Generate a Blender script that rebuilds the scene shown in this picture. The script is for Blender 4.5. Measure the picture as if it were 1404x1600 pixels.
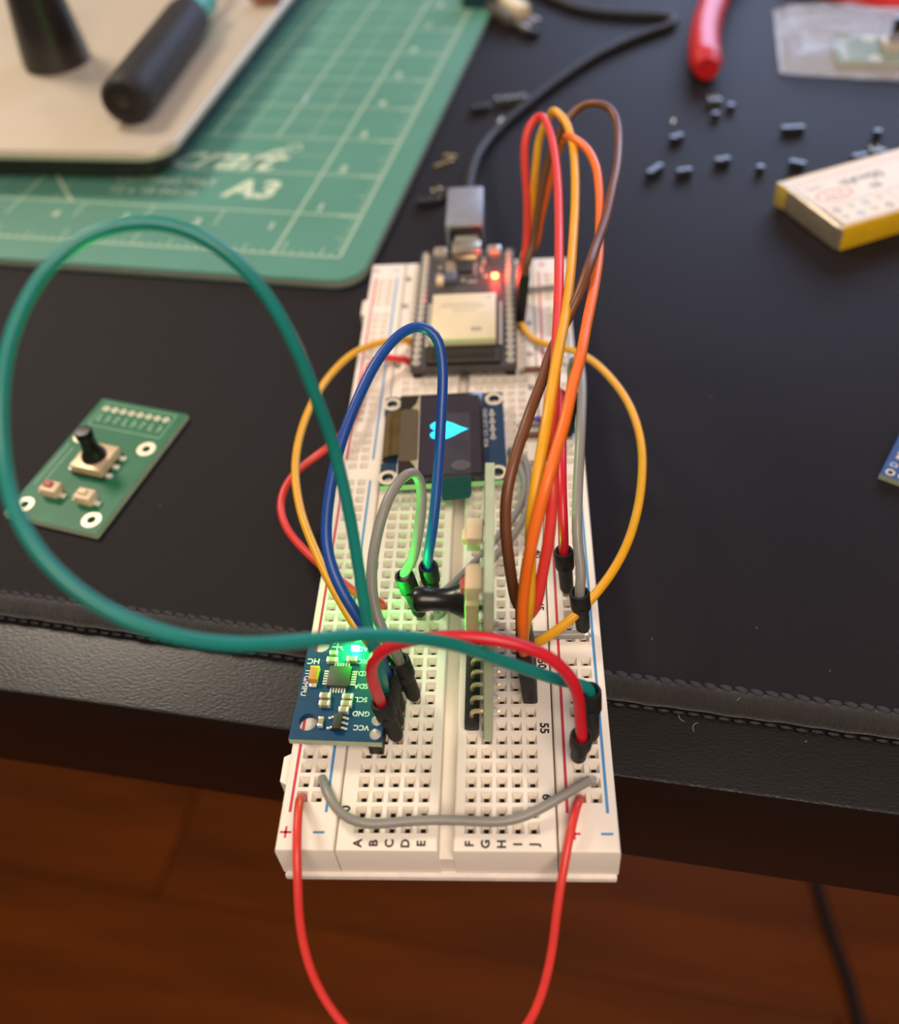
import bpy, bmesh, math, random
from mathutils import Vector, Matrix
random.seed(7)
for o in list(bpy.data.objects):
    bpy.data.objects.remove(o)
SC = bpy.context.scene
COL = SC.collection
S = 0.001          # every length below is in millimetres
Z0 = 750.0         # height of the breadboard's top face above the floor

def mm(p):
    return Vector((p[0] * S, p[1] * S, (p[2] + Z0) * S))

# ------------------------------------------------------------------ camera
CAM = Vector((13.715, -144.57, 150.272))
RX = Vector((0.9967719, 0.0369272, -0.0712888))      # right
RY = Vector((-0.0262110, -0.6896143, -0.7237023))    # down
RZ = Vector((-0.0758860, 0.7232347, -0.6864203))     # forward
FPX, CX, CY = 1485.09, 702.0, 670.0
cd = bpy.data.cameras.new('camera')
cam = bpy.data.objects.new('camera', cd)
COL.objects.link(cam)
cam.matrix_world = Matrix.Translation(mm(CAM)) @ Matrix((RX, -RY, -RZ)).transposed().to_4x4()
cd.sensor_fit = 'VERTICAL'
cd.lens = 6.8
cd.sensor_height = 6.8 * 1600 / FPX
cd.sensor_width = cd.sensor_height
cd.shift_y = -130 / 1600
cd.clip_start = 0.005
cd.clip_end = 20
cd.dof.use_dof = True
cd.dof.focus_distance = 0.170
cd.dof.aperture_fstop = 2.3
SC.camera = cam

# ------------------------------------------------------------------ light
SC.view_settings.view_transform = 'Standard'
SC.view_settings.look = 'None'
SC.view_settings.gamma = 1
SC.view_settings.use_curve_mapping = False
SC.view_settings.exposure = 0.0
wd = bpy.data.worlds.new('World')
SC.world = wd
wd.use_nodes = True
wd.node_tree.nodes['Background'].inputs[0].default_value = (1.0, 0.82, 0.68, 1)
wd.node_tree.nodes['Background'].inputs[1].default_value = 0.20

def area(name, loc, target, size, power, color, size_y=None):
    l = bpy.data.lights.new(name, 'AREA')
    l.shape = 'RECTANGLE' if size_y else 'DISK'
    l.size = size
    if size_y:
        l.size_y = size_y
    l.energy = power
    l.color = color
    o = bpy.data.objects.new(name, l)
    COL.objects.link(o)
    o.location = mm(loc)
    o.rotation_euler = (mm(target) - mm(loc)).to_track_quat('-Z', 'Y').to_euler()
    return o

area('desk_lamp_light', (-580, 520, 800), (0, 0, 0), 0.28, 6.8, (1.0, 0.86, 0.70))
area('ceiling_light', (250, -820, 1300), (0, -20, 0), 0.9, 21.0, (1.0, 0.82, 0.68))
area('monitor_light', (330, 760, 260), (60, 60, -10), 0.56, 4.0, (0.50, 0.64, 1.0), 0.32)

# ------------------------------------------------------------------ helpers: points
P = 2.54
COLX = dict(A=-5.5, B=-4.5, C=-3.5, D=-2.5, E=-1.5, F=1.5, G=2.5, H=3.5, I=4.5, J=5.5, m=-8.5, p=-9.5, P=8.5, M=9.5)

def H(c, r, z=0.0):                       # a hole of the breadboard
    return Vector((COLX[c] * P, (32 - r) * P, z))

def ray(u, v):
    return RX * ((u - CX) / FPX) + RY * ((v - CY) / FPX) + RZ

def at(u, v, z):                          # a photo point lying at height z
    r = ray(u, v)
    return CAM + r * ((z - CAM.z) / r.z)

def dp(u, v, d):                          # a photo point lying d mm deep
    return CAM + ray(u, v) * d

# ------------------------------------------------------------------ helpers: materials
def lin(h):
    h = h.lstrip('#')
    c = [int(h[i:i + 2], 16) / 255 for i in (0, 2, 4)]
    return [x / 12.92 if x <= 0.04045 else ((x + 0.055) / 1.055) ** 2.4 for x in c]

MATS = {}

def M(name, hexc, rough=0.5, metal=0.0, var=0.08, vscale=300, bump=0.0, bscale=1500, spec=0.5, stretch=None, coat=0.0, sheen=0.0, trans=0.0, alpha=1.0, emit=None, estr=0.0, sss=0.0):
    if name in MATS:
        return MATS[name]
    m = bpy.data.materials.new(name)
    m.use_nodes = True
    nt = m.node_tree
    b = nt.nodes['Principled BSDF']
    c = lin(hexc)
    tc = nt.nodes.new('ShaderNodeTexCoord')
    mp = nt.nodes.new('ShaderNodeMapping')
    nt.links.new(tc.outputs['Object'], mp.inputs['Vector'])
    if stretch:
        mp.inputs['Scale'].default_value = stretch
    n = nt.nodes.new('ShaderNodeTexNoise')
    n.inputs['Scale'].default_value = vscale
    n.inputs['Detail'].default_value = 4
    nt.links.new(mp.outputs[0], n.inputs['Vector'])
    r = nt.nodes.new('ShaderNodeValToRGB')
    r.color_ramp.elements[0].position = 0.3
    r.color_ramp.elements[1].position = 0.7
    r.color_ramp.elements[0].color = (*[x * (1 - var) for x in c], 1)
    r.color_ramp.elements[1].color = (*[min(1, x * (1 + var)) for x in c], 1)
    nt.links.new(n.outputs['Fac'], r.inputs['Fac'])
    nt.links.new(r.outputs['Color'], b.inputs['Base Color'])
    b.inputs['Roughness'].default_value = rough
    b.inputs['Metallic'].default_value = metal
    b.inputs['Specular IOR Level'].default_value = spec
    b.inputs['Coat Weight'].default_value = coat
    b.inputs['Sheen Weight'].default_value = sheen
    b.inputs['Transmission Weight'].default_value = trans
    b.inputs['Alpha'].default_value = alpha
    if sss:
        b.inputs['Subsurface Weight'].default_value = sss
        b.inputs['Subsurface Scale'].default_value = 0.001
    if emit:
        b.inputs['Emission Color'].default_value = (*lin(emit), 1)
        b.inputs['Emission Strength'].default_value = estr
    if bump:
        n2 = nt.nodes.new('ShaderNodeTexNoise')
        n2.inputs['Scale'].default_value = bscale
        n2.inputs['Detail'].default_value = 3
        nt.links.new(mp.outputs[0], n2.inputs['Vector'])
        bp = nt.nodes.new('ShaderNodeBump')
        bp.inputs['Strength'].default_value = bump
        bp.inputs['Distance'].default_value = 0.0004
        nt.links.new(n2.outputs['Fac'], bp.inputs['Height'])
        nt.links.new(bp.outputs[0], b.inputs['Normal'])
    MATS[name] = m
    return m

white_plastic = M('white_plastic', '#efe6da', 0.45, var=0.02, vscale=60, spec=0.4, sss=0.0)
shaded_contact_metal = M('shaded_contact_metal', '#4a4138', 0.5, 0.2)  # clip metal, its colour darkened to stand for the shade inside the holes
print_red = M('print_red', '#c8384a', 0.6)
print_blue = M('print_blue', '#4a8fc4', 0.6)
print_black = M('print_black', '#1c1814', 0.6)
paper_white = M('foam_backing', '#e6ddd4', 0.8, bump=0.4, bscale=900)
black_plastic = M('black_plastic', '#131213', 0.5, var=0.2, spec=0.4)
black_rubber = M('black_housing', '#1b1a19', 0.62, var=0.2, vscale=500, bump=0.2, bscale=1200, spec=0.35)
silver = M('tinned_metal', '#dedad2', 0.28, 0.7)
gold = M('gilded_metal', '#e2cfa4', 0.25, 0.6)
wire_red = M('red_insulation', '#d3182c', 0.38, var=0.05)
wire_salmon = M('salmon_red_insulation', '#dc3a34', 0.38, var=0.05)
wire_yellow = M('yellow_insulation', '#e3a416', 0.38, var=0.05)
wire_orange = M('orange_insulation', '#ee6f1a', 0.4, var=0.05)
wire_brown = M('brown_insulation', '#6e4026', 0.42, var=0.08)
wire_blue = M('blue_insulation', '#12479a', 0.38, var=0.05)
wire_teal = M('teal_insulation', '#0e8078', 0.38, var=0.05)
wire_grey = M('grey_insulation', '#8a8781', 0.38, var=0.05)
wire_purple = M('purple_insulation', '#6a4a9c', 0.45, var=0.05)
pcb_edge = M('fibreglass_edge', '#a9b496', 0.7, bump=0.3)
solder = M('solder', '#eae5da', 0.25, 0.35)
cream_ring = M('tinned_ring', '#e6d8bd', 0.4, 0.3)
smd_ceramic = M('ceramic_chip', '#a08a6c', 0.5)
silk_white = M('silkscreen_white', '#d9ddd8', 0.6)
chip_black = M('chip_black', '#26251f', 0.5, var=0.15)

# ------------------------------------------------------------------ helpers: meshes
def box(bm, c, s, bev=0.0, rot=None, seg=2):
    t = bmesh.new()
    bmesh.ops.create_cube(t, size=1)
    bmesh.ops.scale(t, vec=Vector(s), verts=t.verts)
    if bev:
        bmesh.ops.bevel(t, geom=list(t.edges), offset=bev, segments=seg, affect='EDGES', profile=0.6)
    mt = Matrix.Translation(Vector(c))
    if rot is not None:
        mt = mt @ rot.to_4x4()
    bmesh.ops.transform(t, matrix=mt, verts=t.verts)
    merge(bm, t)
    return bm

def merge(bm, t):
    me = bpy.data.meshes.new('tmp')
    t.to_mesh(me)
    t.free()
    bm.from_mesh(me)
    bpy.data.meshes.remove(me)

def frame(d):
    d = d.normalized()
    a = Vector((0, 0, 1)) if abs(d.z) < 0.9 else Vector((1, 0, 0))
    x = a.cross(d).normalized()
    return x, d.cross(x)

def cyl(bm, p0, p1, r0, r1=None, seg=16, caps=True):
    p0, p1 = Vector(p0), Vector(p1)
    r1 = r0 if r1 is None else r1
    x, y = frame(p1 - p0)
    A, B = [], []
    for i in range(seg):
        a = 2 * math.pi * i / seg
        e = x * math.cos(a) + y * math.sin(a)
        A.append(bm.verts.new(p0 + e * r0))
        B.append(bm.verts.new(p1 + e * r1))
    for i in range(seg):
        j = (i + 1) % seg
        bm.faces.new((A[i], A[j], B[j], B[i]))
    if caps:
        bm.faces.new(A[::-1])
        bm.faces.new(B)
    return bm

def lathe(bm, prof, p0=(0, 0, 0), axis=(0, 0, 1), seg=20):
    p0 = Vector(p0)
    d = Vector(axis).normalized()
    x, y = frame(d)
    rings = []
    for r, h in prof:
        if r < 1e-6:
            rings.append([bm.verts.new(p0 + d * h)])
        else:
            rings.append([bm.verts.new(p0 + d * h + (x * math.cos(2 * math.pi * i / seg) + y * math.sin(2 * math.pi * i / seg)) * r) for i in range(seg)])
    for a, b in zip(rings, rings[1:]):
        for i in range(seg):
            j = (i + 1) % seg
            if len(a) == 1 and len(b) == 1:
                continue
            if len(a) == 1:
                bm.faces.new((a[0], b[j], b[i]))
            elif len(b) == 1:
                bm.faces.new((a[i], a[j], b[0]))
            else:
                bm.faces.new((a[i], a[j], b[j], b[i]))
    bmesh.ops.recalc_face_normals(bm, faces=bm.faces)
    return bm

def smooth_path(pts, step=1.2):
    pts = [Vector(p) for p in pts]
    n = len(pts)
    out = []
    for i in range(n - 1):
        p0 = pts[i - 1] if i else pts[0] * 2 - pts[1]
        p1, p2 = pts[i], pts[i + 1]
        p3 = pts[i + 2] if i + 2 < n else pts[-1] * 2 - pts[-2]
        L = (p2 - p1).length
        if L < 1e-6:
            continue
        k = max(2, int(L / step))
        t01 = max((p1 - p0).length ** 0.5, 1e-3)
        t12 = max(L ** 0.5, 1e-3)
        t23 = max((p3 - p2).length ** 0.5, 1e-3)
        m1 = (p2 - p1) + t12 * ((p1 - p0) / t01 - (p2 - p0) / (t01 + t12))
        m2 = (p2 - p1) + t12 * ((p3 - p2) / t23 - (p3 - p1) / (t12 + t23))
        for j in range(k):
            t = j / k
            a = 2 * (p1 - p2) + m1 + m2
            b = -3 * (p1 - p2) - 2 * m1 - m2
            out.append(a * t ** 3 + b * t * t + m1 * t + p1)
    out.append(pts[-1])
    # a light relax so that the hand-set points do not show as kinks
    for _ in range(3):
        out = [out[0]] + [(out[i - 1] + out[i] * 2 + out[i + 1]) / 4 for i in range(1, len(out) - 1)] + [out[-1]]
    return out

def tube(bm, pts, r, seg=10, caps=True):
    pts = [Vector(p) for p in pts]
    n = len(pts)
    T = [(pts[min(i + 1, n - 1)] - pts[max(i - 1, 0)]).normalized() for i in range(n)]
    x, _ = frame(T[0])
    rings = []
    for i in range(n):
        x = (x - T[i] * x.dot(T[i])).normalized()
        y = T[i].cross(x)
        rr = r[i] if isinstance(r, (list, tuple)) else r
        rings.append([bm.verts.new(pts[i] + (x * math.cos(2 * math.pi * k / seg) + y * math.sin(2 * math.pi * k / seg)) * rr) for k in range(seg)])
    for a, b in zip(rings, rings[1:]):
        for k in range(seg):
            j = (k + 1) % seg
            bm.faces.new((a[k], a[j], b[j], b[k]))
    if caps:
        bm.faces.new(rings[0][::-1])
        bm.faces.new(rings[-1])
    return bm

def rrect(w, h, r, cx=0.0, cy=0.0, n=5):
    out = []
    for (sx, sy, a0) in ((1, 1, 0), (-1, 1, 90), (-1, -1, 180), (1, -1, 270)):
        for k in range(n + 1):
            a = math.radians(a0 + 90 * k / n)
            out.append((cx + sx * (w / 2 - r) + r * math.cos(a), cy + sy * (h / 2 - r) + r * math.sin(a)))
    return out

def circle(cx, cy, r, n=20):
    return [(cx + r * math.cos(2 * math.pi * i / n), cy + r * math.sin(2 * math.pi * i / n)) for i in range(n)]

def plate(bm, outer, holes, z0, z1):
    loops = []
    edges = []
    for lp in [outer] + list(holes):
        vs = [bm.verts.new((x, y, z1)) for x, y in lp]
        loops.append(vs)
        for i in range(len(vs)):
            edges.append(bm.edges.new((vs[i], vs[(i + 1) % len(vs)])))
    res = bmesh.ops.triangle_fill(bm, use_beauty=True, use_dissolve=False, edges=edges, normal=(0, 0, 1))
    top = [f for f in res['geom'] if isinstance(f, bmesh.types.BMFace)]
    low = {}
    for vs in loops:
        for v in vs:
            low[v] = bm.verts.new((v.co.x, v.co.y, z0))
    for f in top:
        if f.normal.z < 0:
            f.normal_flip()
        bm.faces.new([low[v] for v in reversed(f.verts)])
    for vs in loops:
        for i in range(len(vs)):
            a, b = vs[i], vs[(i + 1) % len(vs)]
            bm.faces.new((a, low[a], low[b], b))
    bmesh.ops.recalc_face_normals(bm, faces=bm.faces)
    return bm

def ring(bm, cx, cy, r0, r1, z0, z1, n=20):
    return plate(bm, circle(cx, cy, r1, n), [circle(cx, cy, r0, n)], z0, z1)

def new():
    return bmesh.new()

def obj(name, bm, mat, parent=None, label=None, smooth=35, loc=None, kind=None):
    me = bpy.data.meshes.new(name)
    bmesh.ops.scale(bm, vec=(S, S, S), verts=bm.verts)
    bm.to_mesh(me)
    bm.free()
    mats = mat if isinstance(mat, (list, tuple)) else [mat]
    for m in mats:
        me.materials.append(m)
    if smooth:
        me.shade_smooth()
        me.set_sharp_from_angle(angle=math.radians(smooth))
    o = bpy.data.objects.new(name, me)
    COL.objects.link(o)
    if parent:
        o.parent = parent
    if loc is not None:
        o.location = Vector(loc) * S
    if label:
        o['label'] = label
    if kind:
        o['kind'] = kind
    return o

def inst(src, name, parent, loc=(0, 0, 0), rot=None, scale=None):
    o = src.copy()
    o.name = name
    COL.objects.link(o)
    o.parent = parent
    o.location = Vector(loc) * S
    if rot is not None:
        o.rotation_euler = rot
    if scale is not None:
        o.scale = scale
    return o

def thing(name, base, label, cat, group=None, rz=0.0, mat3=None):
    o = bpy.data.objects.new(name, None)
    o.empty_display_size = 0.005
    COL.objects.link(o)
    if mat3 is not None:
        o.matrix_world = Matrix.Translation(mm(base)) @ mat3.to_4x4()
    else:
        o.location = mm(base)
        o.rotation_euler = (0, 0, math.radians(rz))
    o['label'] = label
    o['category'] = cat
    if group:
        o['group'] = group
    return o

def text(name, body, loc, size, rot, mat, parent, shear=0.0, bold=0.0, sx=1.0, align='CENTER'):
    c = bpy.data.curves.new(name, 'FONT')
    c.body = body
    c.size = size * S
    c.shear = shear
    c.offset = bold * S
    c.align_x = align
    c.align_y = 'CENTER'
    c.resolution_u = 3
    t = bpy.data.objects.new('tmp_text', c)
    COL.objects.link(t)
    dg = bpy.context.evaluated_depsgraph_get()
    me = bpy.data.meshes.new_from_object(t.evaluated_get(dg))
    bpy.data.objects.remove(t)
    bpy.data.curves.remove(c)
    me.name = name
    me.materials.clear()
    me.materials.append(mat)
    o = bpy.data.objects.new(name, me)
    COL.objects.link(o)
    o.parent = parent
    o.location = Vector(loc) * S
    o.rotation_euler = (0, 0, math.radians(rot))
    o.scale = (sx, 1, 1)
    return o

# ================================================================== the setting
wood = M('floor_wood', '#6f3403', 0.5, spec=.2, var=0.28, vscale=9, stretch=(0.35, 3.0, 1), bump=0.05, bscale=40)
fl = new()
box(fl, (0, 0, -6), (3200, 2600, 12))
floor = obj('floor', fl, M('subfloor', '#2a140a', 0.8), smooth=0)
floor.location = mm((0, 200, -758))
floor['kind'] = 'structure'
fr = math.radians(-8.5)
pk = box(new(), (0, 0, 0), (898, 129, 8), 1.2)
plank0 = None
for r in range(-9, 10):
    for c in range(-2, 2):
        lx = c * 900 + (r % 3) * 300 + 120
        ly = r * 130
        x = lx * math.cos(fr) - ly * math.sin(fr)
        y = lx * math.sin(fr) + ly * math.cos(fr)
        if abs(x) > 1500 or abs(y) > 1200:
            continue
        if plank0 is None:
            plank0 = obj('plank', pk, wood, floor, smooth=0)
            o = plank0
        else:
            o = inst(plank0, 'plank', floor)
        o.location = Vector((x, y, 4)) * S
        o.rotation_euler = (0, 0, fr)

# ------------------------------------------------------------------ desk
desk_mat_ = M('desk_laminate', '#0d0909', 0.34, var=0.12, vscale=700, stretch=(0.7, 1.4, 1), bump=0.16, bscale=1500, spec=0.6)
desk = thing('desk', (0, -58.8, -750), 'black wooden desk whose front edge hangs above the brown floor', 'desk', rz=-8.4)
obj('tabletop', box(new(), (-20, 350, 719.5), (1300, 700, 33), 0.7), desk_mat_, desk)
for lx in (-600, 560):
    for ly in (150, 640):
        obj('leg', box(new(), (lx, ly, 351.5), (50, 50, 703), 1.5), desk_mat_, desk)
# ------------------------------------------------------------------ desk mat
mat_cloth = M('mat_cloth', '#1b171a', 0.58, var=0.22, vscale=2600, bump=0.35, bscale=3200, spec=0.16)
mat_edge = M('mat_binding', '#1f1a18', 0.85, var=0.5, vscale=1500, stretch=(2.5, 0.4, 0.6), bump=0.8, bscale=1800, sheen=0.3)
mat_thread = M('mat_thread', '#2b292c', 0.7, var=0.3, vscale=1500, bump=0.4)
MR = -9.3
mat = thing('desk_mat', (0, -44.2, -14), 'black cloth desk mat with stitched front edge lying on desk', 'desk mat', rz=MR)
obj('mat_surface', box(new(), (-40, 233, 1.98), (920, 458, 3.9), 0.5), mat_cloth, mat)
b = new()
prof = [(4.4, 3.9), (3.9, 4.25), (3.0, 4.4), (1.8, 4.1), (0.8, 3.3), (0.3, 2.3), (0.4, 1.3), (0.9, 0.5), (1.6, 0.05), (4.4, 0.05)]
rows = []
for x in [-500 + 2 * i for i in range(461)]:
    j = 0.12 * math.sin(x * 0.9) + 0.08 * math.sin(x * 0.37 + 1)
    rows.append([b.verts.new((x, y - j * (1 if 0.2 < z < 4.3 else 0), z + 0.4 * j * (z > 1))) for y, z in prof])
for r0, r1 in zip(rows, rows[1:]):
    for k in range(len(prof) - 1):
        b.faces.new((r0[k], r0[k + 1], r1[k + 1], r1[k]))
bmesh.ops.recalc_face_normals(b, faces=b.faces)
obj('edge_binding', b, mat_edge, mat)
b = new()
bmesh.ops.create_uvsphere(b, u_segments=8, v_segments=5, radius=1)
bmesh.ops.scale(b, vec=(1.45, 0.62, 0.5), verts=b.verts)
st0 = obj('stitch', b, mat_thread, mat, smooth=80)
for i in range(300):
    x = -420 + i * 2.75
    o = st0 if i == 0 else inst(st0, 'stitch', mat)
    o.location = Vector((x, 4.35 + random.uniform(-.1, .1), 4.15)) * S
    o.rotation_euler = (random.uniform(-.2, .2), random.uniform(-.12, .12), math.radians(-9 + random.uniform(-5, 5)))
b = new()
for i in range(300):
    x = -420 + i * 2.75
    t = new()
    bmesh.ops.create_uvsphere(t, u_segments=6, v_segments=4, radius=1)
    bmesh.ops.scale(t, vec=(1.3, 0.4, 0.4), verts=t.verts)
    bmesh.ops.translate(t, vec=(x, 0.1 + random.uniform(-.1, .1), 0.55), verts=t.verts)
    merge(b, t)
obj('lower_stitching', b, mat_thread, mat, smooth=80, kind='stuff')
# lint lying on the mat
lint = M('lint', '#8f8a86', 0.8)
b = new()
for u, v, k in [(1150, 1095, 1), (1060, 1118, 2), (1090, 1130, 3), (1295, 1050, 0), (1260, 1158, 0), (350, 560, 0), (1020, 1000, 0), (1180, 980, 0), (850, 330, 0), (250, 790, 0), (1110, 620, 0), (960, 470, 0)]:
    p = at(u, v, -9.6)
    pts = [p + Vector((0.5 * i * math.cos(u + i * .3), 0.5 * i * math.sin(u + i * .3), 0.1)) for i in range(2 + k)]
    tube(b, pts, 0.05, 4)
lo = obj('lint', b, lint)
lo.location = (0, 0, Z0 * S)
lo['label'] = 'tiny pale lint specks and fibres caught on the black mat'
lo['category'] = 'lint'
lo['kind'] = 'stuff'

# ================================================================== breadboard
bb = thing('breadboard', (0, 0, -10), 'long white solderless breadboard jutting out over the desk edge', 'breadboard')
BO = (0, 0, 10)

def hole_block(cols, rws, x0, x1, y0=-82.5, y1=82.5, bevel=(1, 1)):
    bm = new()
    h = 0.93
    q = 0.37
    xs = sorted([x0 + .35, x1 - .35] + [c * P + s * h for c in cols for s in (-1, 1)])
    ys = sorted([y0 + .5, y1 - .5] + [(32 - r) * P + s * h for r in rws for s in (-1, 1)])
    V = {}

    def v(x, y, z):
        k = (round(x, 3), round(y, 3), round(z, 3))
        if k not in V:
            V[k] = bm.verts.new(k)
        return V[k]
    cset = [round(c * P, 3) for c in cols]
    rset = [round((32 - r) * P, 3) for r in rws]
    for i in range(len(xs) - 1):
        for j in range(len(ys) - 1):
            xa, xb, ya, yb = xs[i], xs[i + 1], ys[j], ys[j + 1]
            cx, cy = round((xa + xb) / 2, 3), round((ya + yb) / 2, 3)
            if any(abs(cx - c) < .01 for c in cset) and any(abs(cy - r) < .01 for r in rset):
                lv = []
                for hw, z in ((h, 0), (q + .03, -1.5), (q, -3.0)):
                    lv.append([v(cx - hw, cy - hw, z), v(cx + hw, cy - hw, z), v(cx + hw, cy + hw, z), v(cx - hw, cy + hw, z)])
                for n, (a, c) in enumerate(zip(lv, lv[1:])):
                    for k in range(4):
                        f = bm.faces.new((a[k], a[(k + 1) % 4], c[(k + 1) % 4], c[k]))
                        f.material_index = 1 if n == 1 else 0
                f = bm.faces.new(lv[2])
                f.material_index = 1
            else:
                bm.faces.new((v(xa, ya, 0), v(xb, ya, 0), v(xb, yb, 0), v(xa, yb, 0)))
    # walls with a rounded upper edge
    per = [(x, ys[0]) for x in xs] + [(xs[-1], y) for y in ys[1:]] + [(x, ys[-1]) for x in xs[-2::-1]] + [(xs[0], y) for y in ys[-2:0:-1]]

    def outp(x, y, k):
        ox = x + (0 if xs[0] < x < xs[-1] else (-.35 * k if x == xs[0] else .35 * k))
        oy = y + (0 if ys[0] < y < ys[-1] else (-.5 * k if y == ys[0] else .5 * k))
        return ox, oy
    lv = []
    for k, z in ((0, 0), (.7, -.15), (1, -.6), (1, -8.4)):
        lv.append([v(*outp(x, y, k), z) for x, y in per])
    n = len(per)
    for a, c in zip(lv, lv[1:]):
        for k in range(n):
            bm.faces.new((a[k], c[k], c[(k + 1) % n], a[(k + 1) % n]))
    bmesh.ops.recalc_face_normals(bm, faces=bm.faces)
    return bm

R63 = range(1, 64)
RR = [3 + 6 * g + k for g in range(10) for k in range(5)]
BM2 = [white_plastic, shaded_contact_metal]
obj('terminal_block', hole_block([-5.5, -4.5, -3.5, -2.5, -1.5], R63, -17.55, -1.2), BM2, bb, smooth=25, loc=BO)
obj('terminal_block', hole_block([1.5, 2.5, 3.5, 4.5, 5.5], R63, 1.2, 17.55), BM2, bb, smooth=25, loc=BO)
obj('power_rail', hole_block([-9.5, -8.5], RR, -27.3, -17.75), BM2, bb, smooth=25, loc=BO)
obj('power_rail', hole_block([9.5, 8.5], RR, 17.75, 27.3), BM2, bb, smooth=25, loc=BO)
obj('centre_channel', box(new(), (0, 0, -5.9), (2.5, 164.6, 4.9)), white_plastic, bb, loc=BO)
b = new()
box(b, (0, 0, -9.2), (54.2, 166.4, 1.6), 0.35)
obj('adhesive_backing', b, paper_white, bb, loc=BO)
for y0, y1 in ((61.3, 68.6), (-3.2, 3.2), (-70.6, -65.0)):
    obj('side_tab', plate(new(), [(-27.2, y0 - .3), (-27.2, y1 + .3), (-28.9, y1 - .6), (-28.9, y0 + .6)], [], -8.3, -2.2), white_plastic, bb, loc=BO)
for x, m in ((-25.75, print_red), (-19.75, print_blue), (19.35, print_red), (25.75, print_blue)):
    for ya, yb in ((-76.3, -2.0), (4.4, 75.5)):
        obj('rail_line', box(new(), (x, (ya + yb) / 2, 0.01), (0.5, yb - ya, 0.03)), m, bb, smooth=0, loc=BO)
for y in (-79.6, 79.2):
    for x, s in ((-25.9, '+'), (-20.5, '-'), (20.3, '+'), (25.4, '-')):
        b = new()
        box(b, (0, 0, 0), (1.9, 0.38, 0.03))
        if s == '+':
            box(b, (0, 0, 0), (0.38, 1.9, 0.03))
        obj('plus_sign' if s == '+' else 'minus_sign', b, print_red if s == '+' else print_blue, bb, smooth=0, loc=(x, y, 10.01))
for c in 'ABCDEFGHIJ':
    for y in (-81.3, 81.2):
        text('column_letter', c, (COLX[c] * P, y, 10.03), 1.9, 90, print_black, bb, bold=0.07)
for k in range(0, 61, 5):
    text('row_number', str(k), (-16.5, (32 - (61.8 - k * 0.985)) * P, 10.03), 2.1, 90, print_black, bb, bold=0.07)
    if k:
        text('row_number', str(k), (16.15, (32 - (k + 1.2)) * P, 10.03), 2.1, -90, print_black, bb, bold=0.07)

# ================================================================== ESP board
def Lp(root, p):                                   # world mm -> the thing's own mm
    return (root.matrix_basis.inverted() @ mm(p)) / S

def smd(root, u, v, z, w, h, t, mat, name='chip_capacitor', ends=None, rz=0.0):
    p = Lp(root, at(u, v, z))
    o = obj(name, box(new(), (0, 0, t / 2), (w, h, t), min(w, h, t) * .08), mat, root, loc=p)
    o.rotation_euler = (0, 0, math.radians(rz))
    if ends:
        b = new()
        if w >= h:
            for s in (-1, 1):
                box(b, (s * (w / 2 - w * .11), 0, t / 2), (w * .24, h * 1.03, t * 1.05), t * .08)
        else:
            for s in (-1, 1):
                box(b, (0, s * (h / 2 - h * .11), t / 2), (w * 1.03, h * .24, t * 1.05), t * .08)
        obj('solder_end', b, ends, o)
    return o

esp_pcb = M('dark_grey_board', '#474343', 0.42, var=0.12, vscale=500)
shield_m = M('shield_metal', '#e8d8b4', 0.42, 0.15, var=0.03)
esp = thing('microcontroller_board', (0, 56.3, 0), 'dark microcontroller board with metal shield plugged across the breadboard far end', 'circuit board')
ez = 2.5
outl = rrect(25.9, 51.0, 0.8)
obj('circuit_board', plate(new(), outl, [circle(-11.2, 24.3, 0.9), circle(11.2, 24.3, .9)], ez, ez + 1.6), esp_pcb, esp)
for sx in (-1, 1):
    obj('pin_header', box(new(), (sx * 11.43, -.1, 1.27), (2.4, 48.3, 2.45), 0.15), black_plastic, esp)
pin = new()
cyl(pin, (0, 0, -2), (0, 0, 5.6), 0.32, seg=8)
lathe(pin, [(1.12, 4.1), (.95, 4.4), (.5, 4.9), (.36, 5.4), (0, 5.45)], seg=10)
pin0 = obj('header_pin', pin, solder, esp)
first = True
for c in ('B', 'I'):
    for r in range(1, 20):
        o = pin0 if first else inst(pin0, 'header_pin', esp)
        first = False
        o.location = Vector((COLX[c] * P, (32 - r) * P - 56.3, 0)) * S
# radio module with its shield
mod = obj('radio_module', plate(new(), rrect(18, 25.5, .3, 0, -11.9), [], ez + 1.6, ez + 2.5), M('module_black', '#201f1d', 0.4), esp)
sh = box(new(), (-.1, -9.1, 6.15), (16.2, 18.8, 2.3), 0.35)
shield = obj('metal_shield', sh, shield_m, mod)
faint = M('faint_engraving', '#b5aa92', 0.5, 0.3)
obj('corner_dot', ring(new(), 6.2, -1.6, .45, .7, 7.31, 7.33), faint, mod)
for k, (x, y, w, h) in enumerate(((-1, -4.2, 10, .35), (-.5, -5.4, 11.5, .35), (0, -7, 6, .3), (3.2, -14.8, 2.6, 1.6))):
    obj('engraved_line', box(new(), (x, y, 7.31), (w, h, .02)), faint, mod, smooth=0)
obj('antenna_trace', plate(new(), [(-8.6, -24.4), (-8.6, -19.4), (-7.9, -19.4), (-7.9, -23.7), (8.0, -23.7), (8.0, -19.4), (8.6, -19.4), (8.6, -24.4)], [], 5.0, 5.03), M('antenna_copper', '#4c4432', 0.4, .4), mod, smooth=0)
pad = box(new(), (0, 0, 0), (1.0, .75, .5), .15)
pad0 = obj('castellated_pad', pad, solder, mod)
first = True
for sx in (-1, 1):
    for k in range(14):
        o = pad0 if first else inst(pad0, 'castellated_pad', mod)
        first = False
        o.location = Vector((sx * 9.0, -1.2 - k * 1.27, 4.9)) * S
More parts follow.
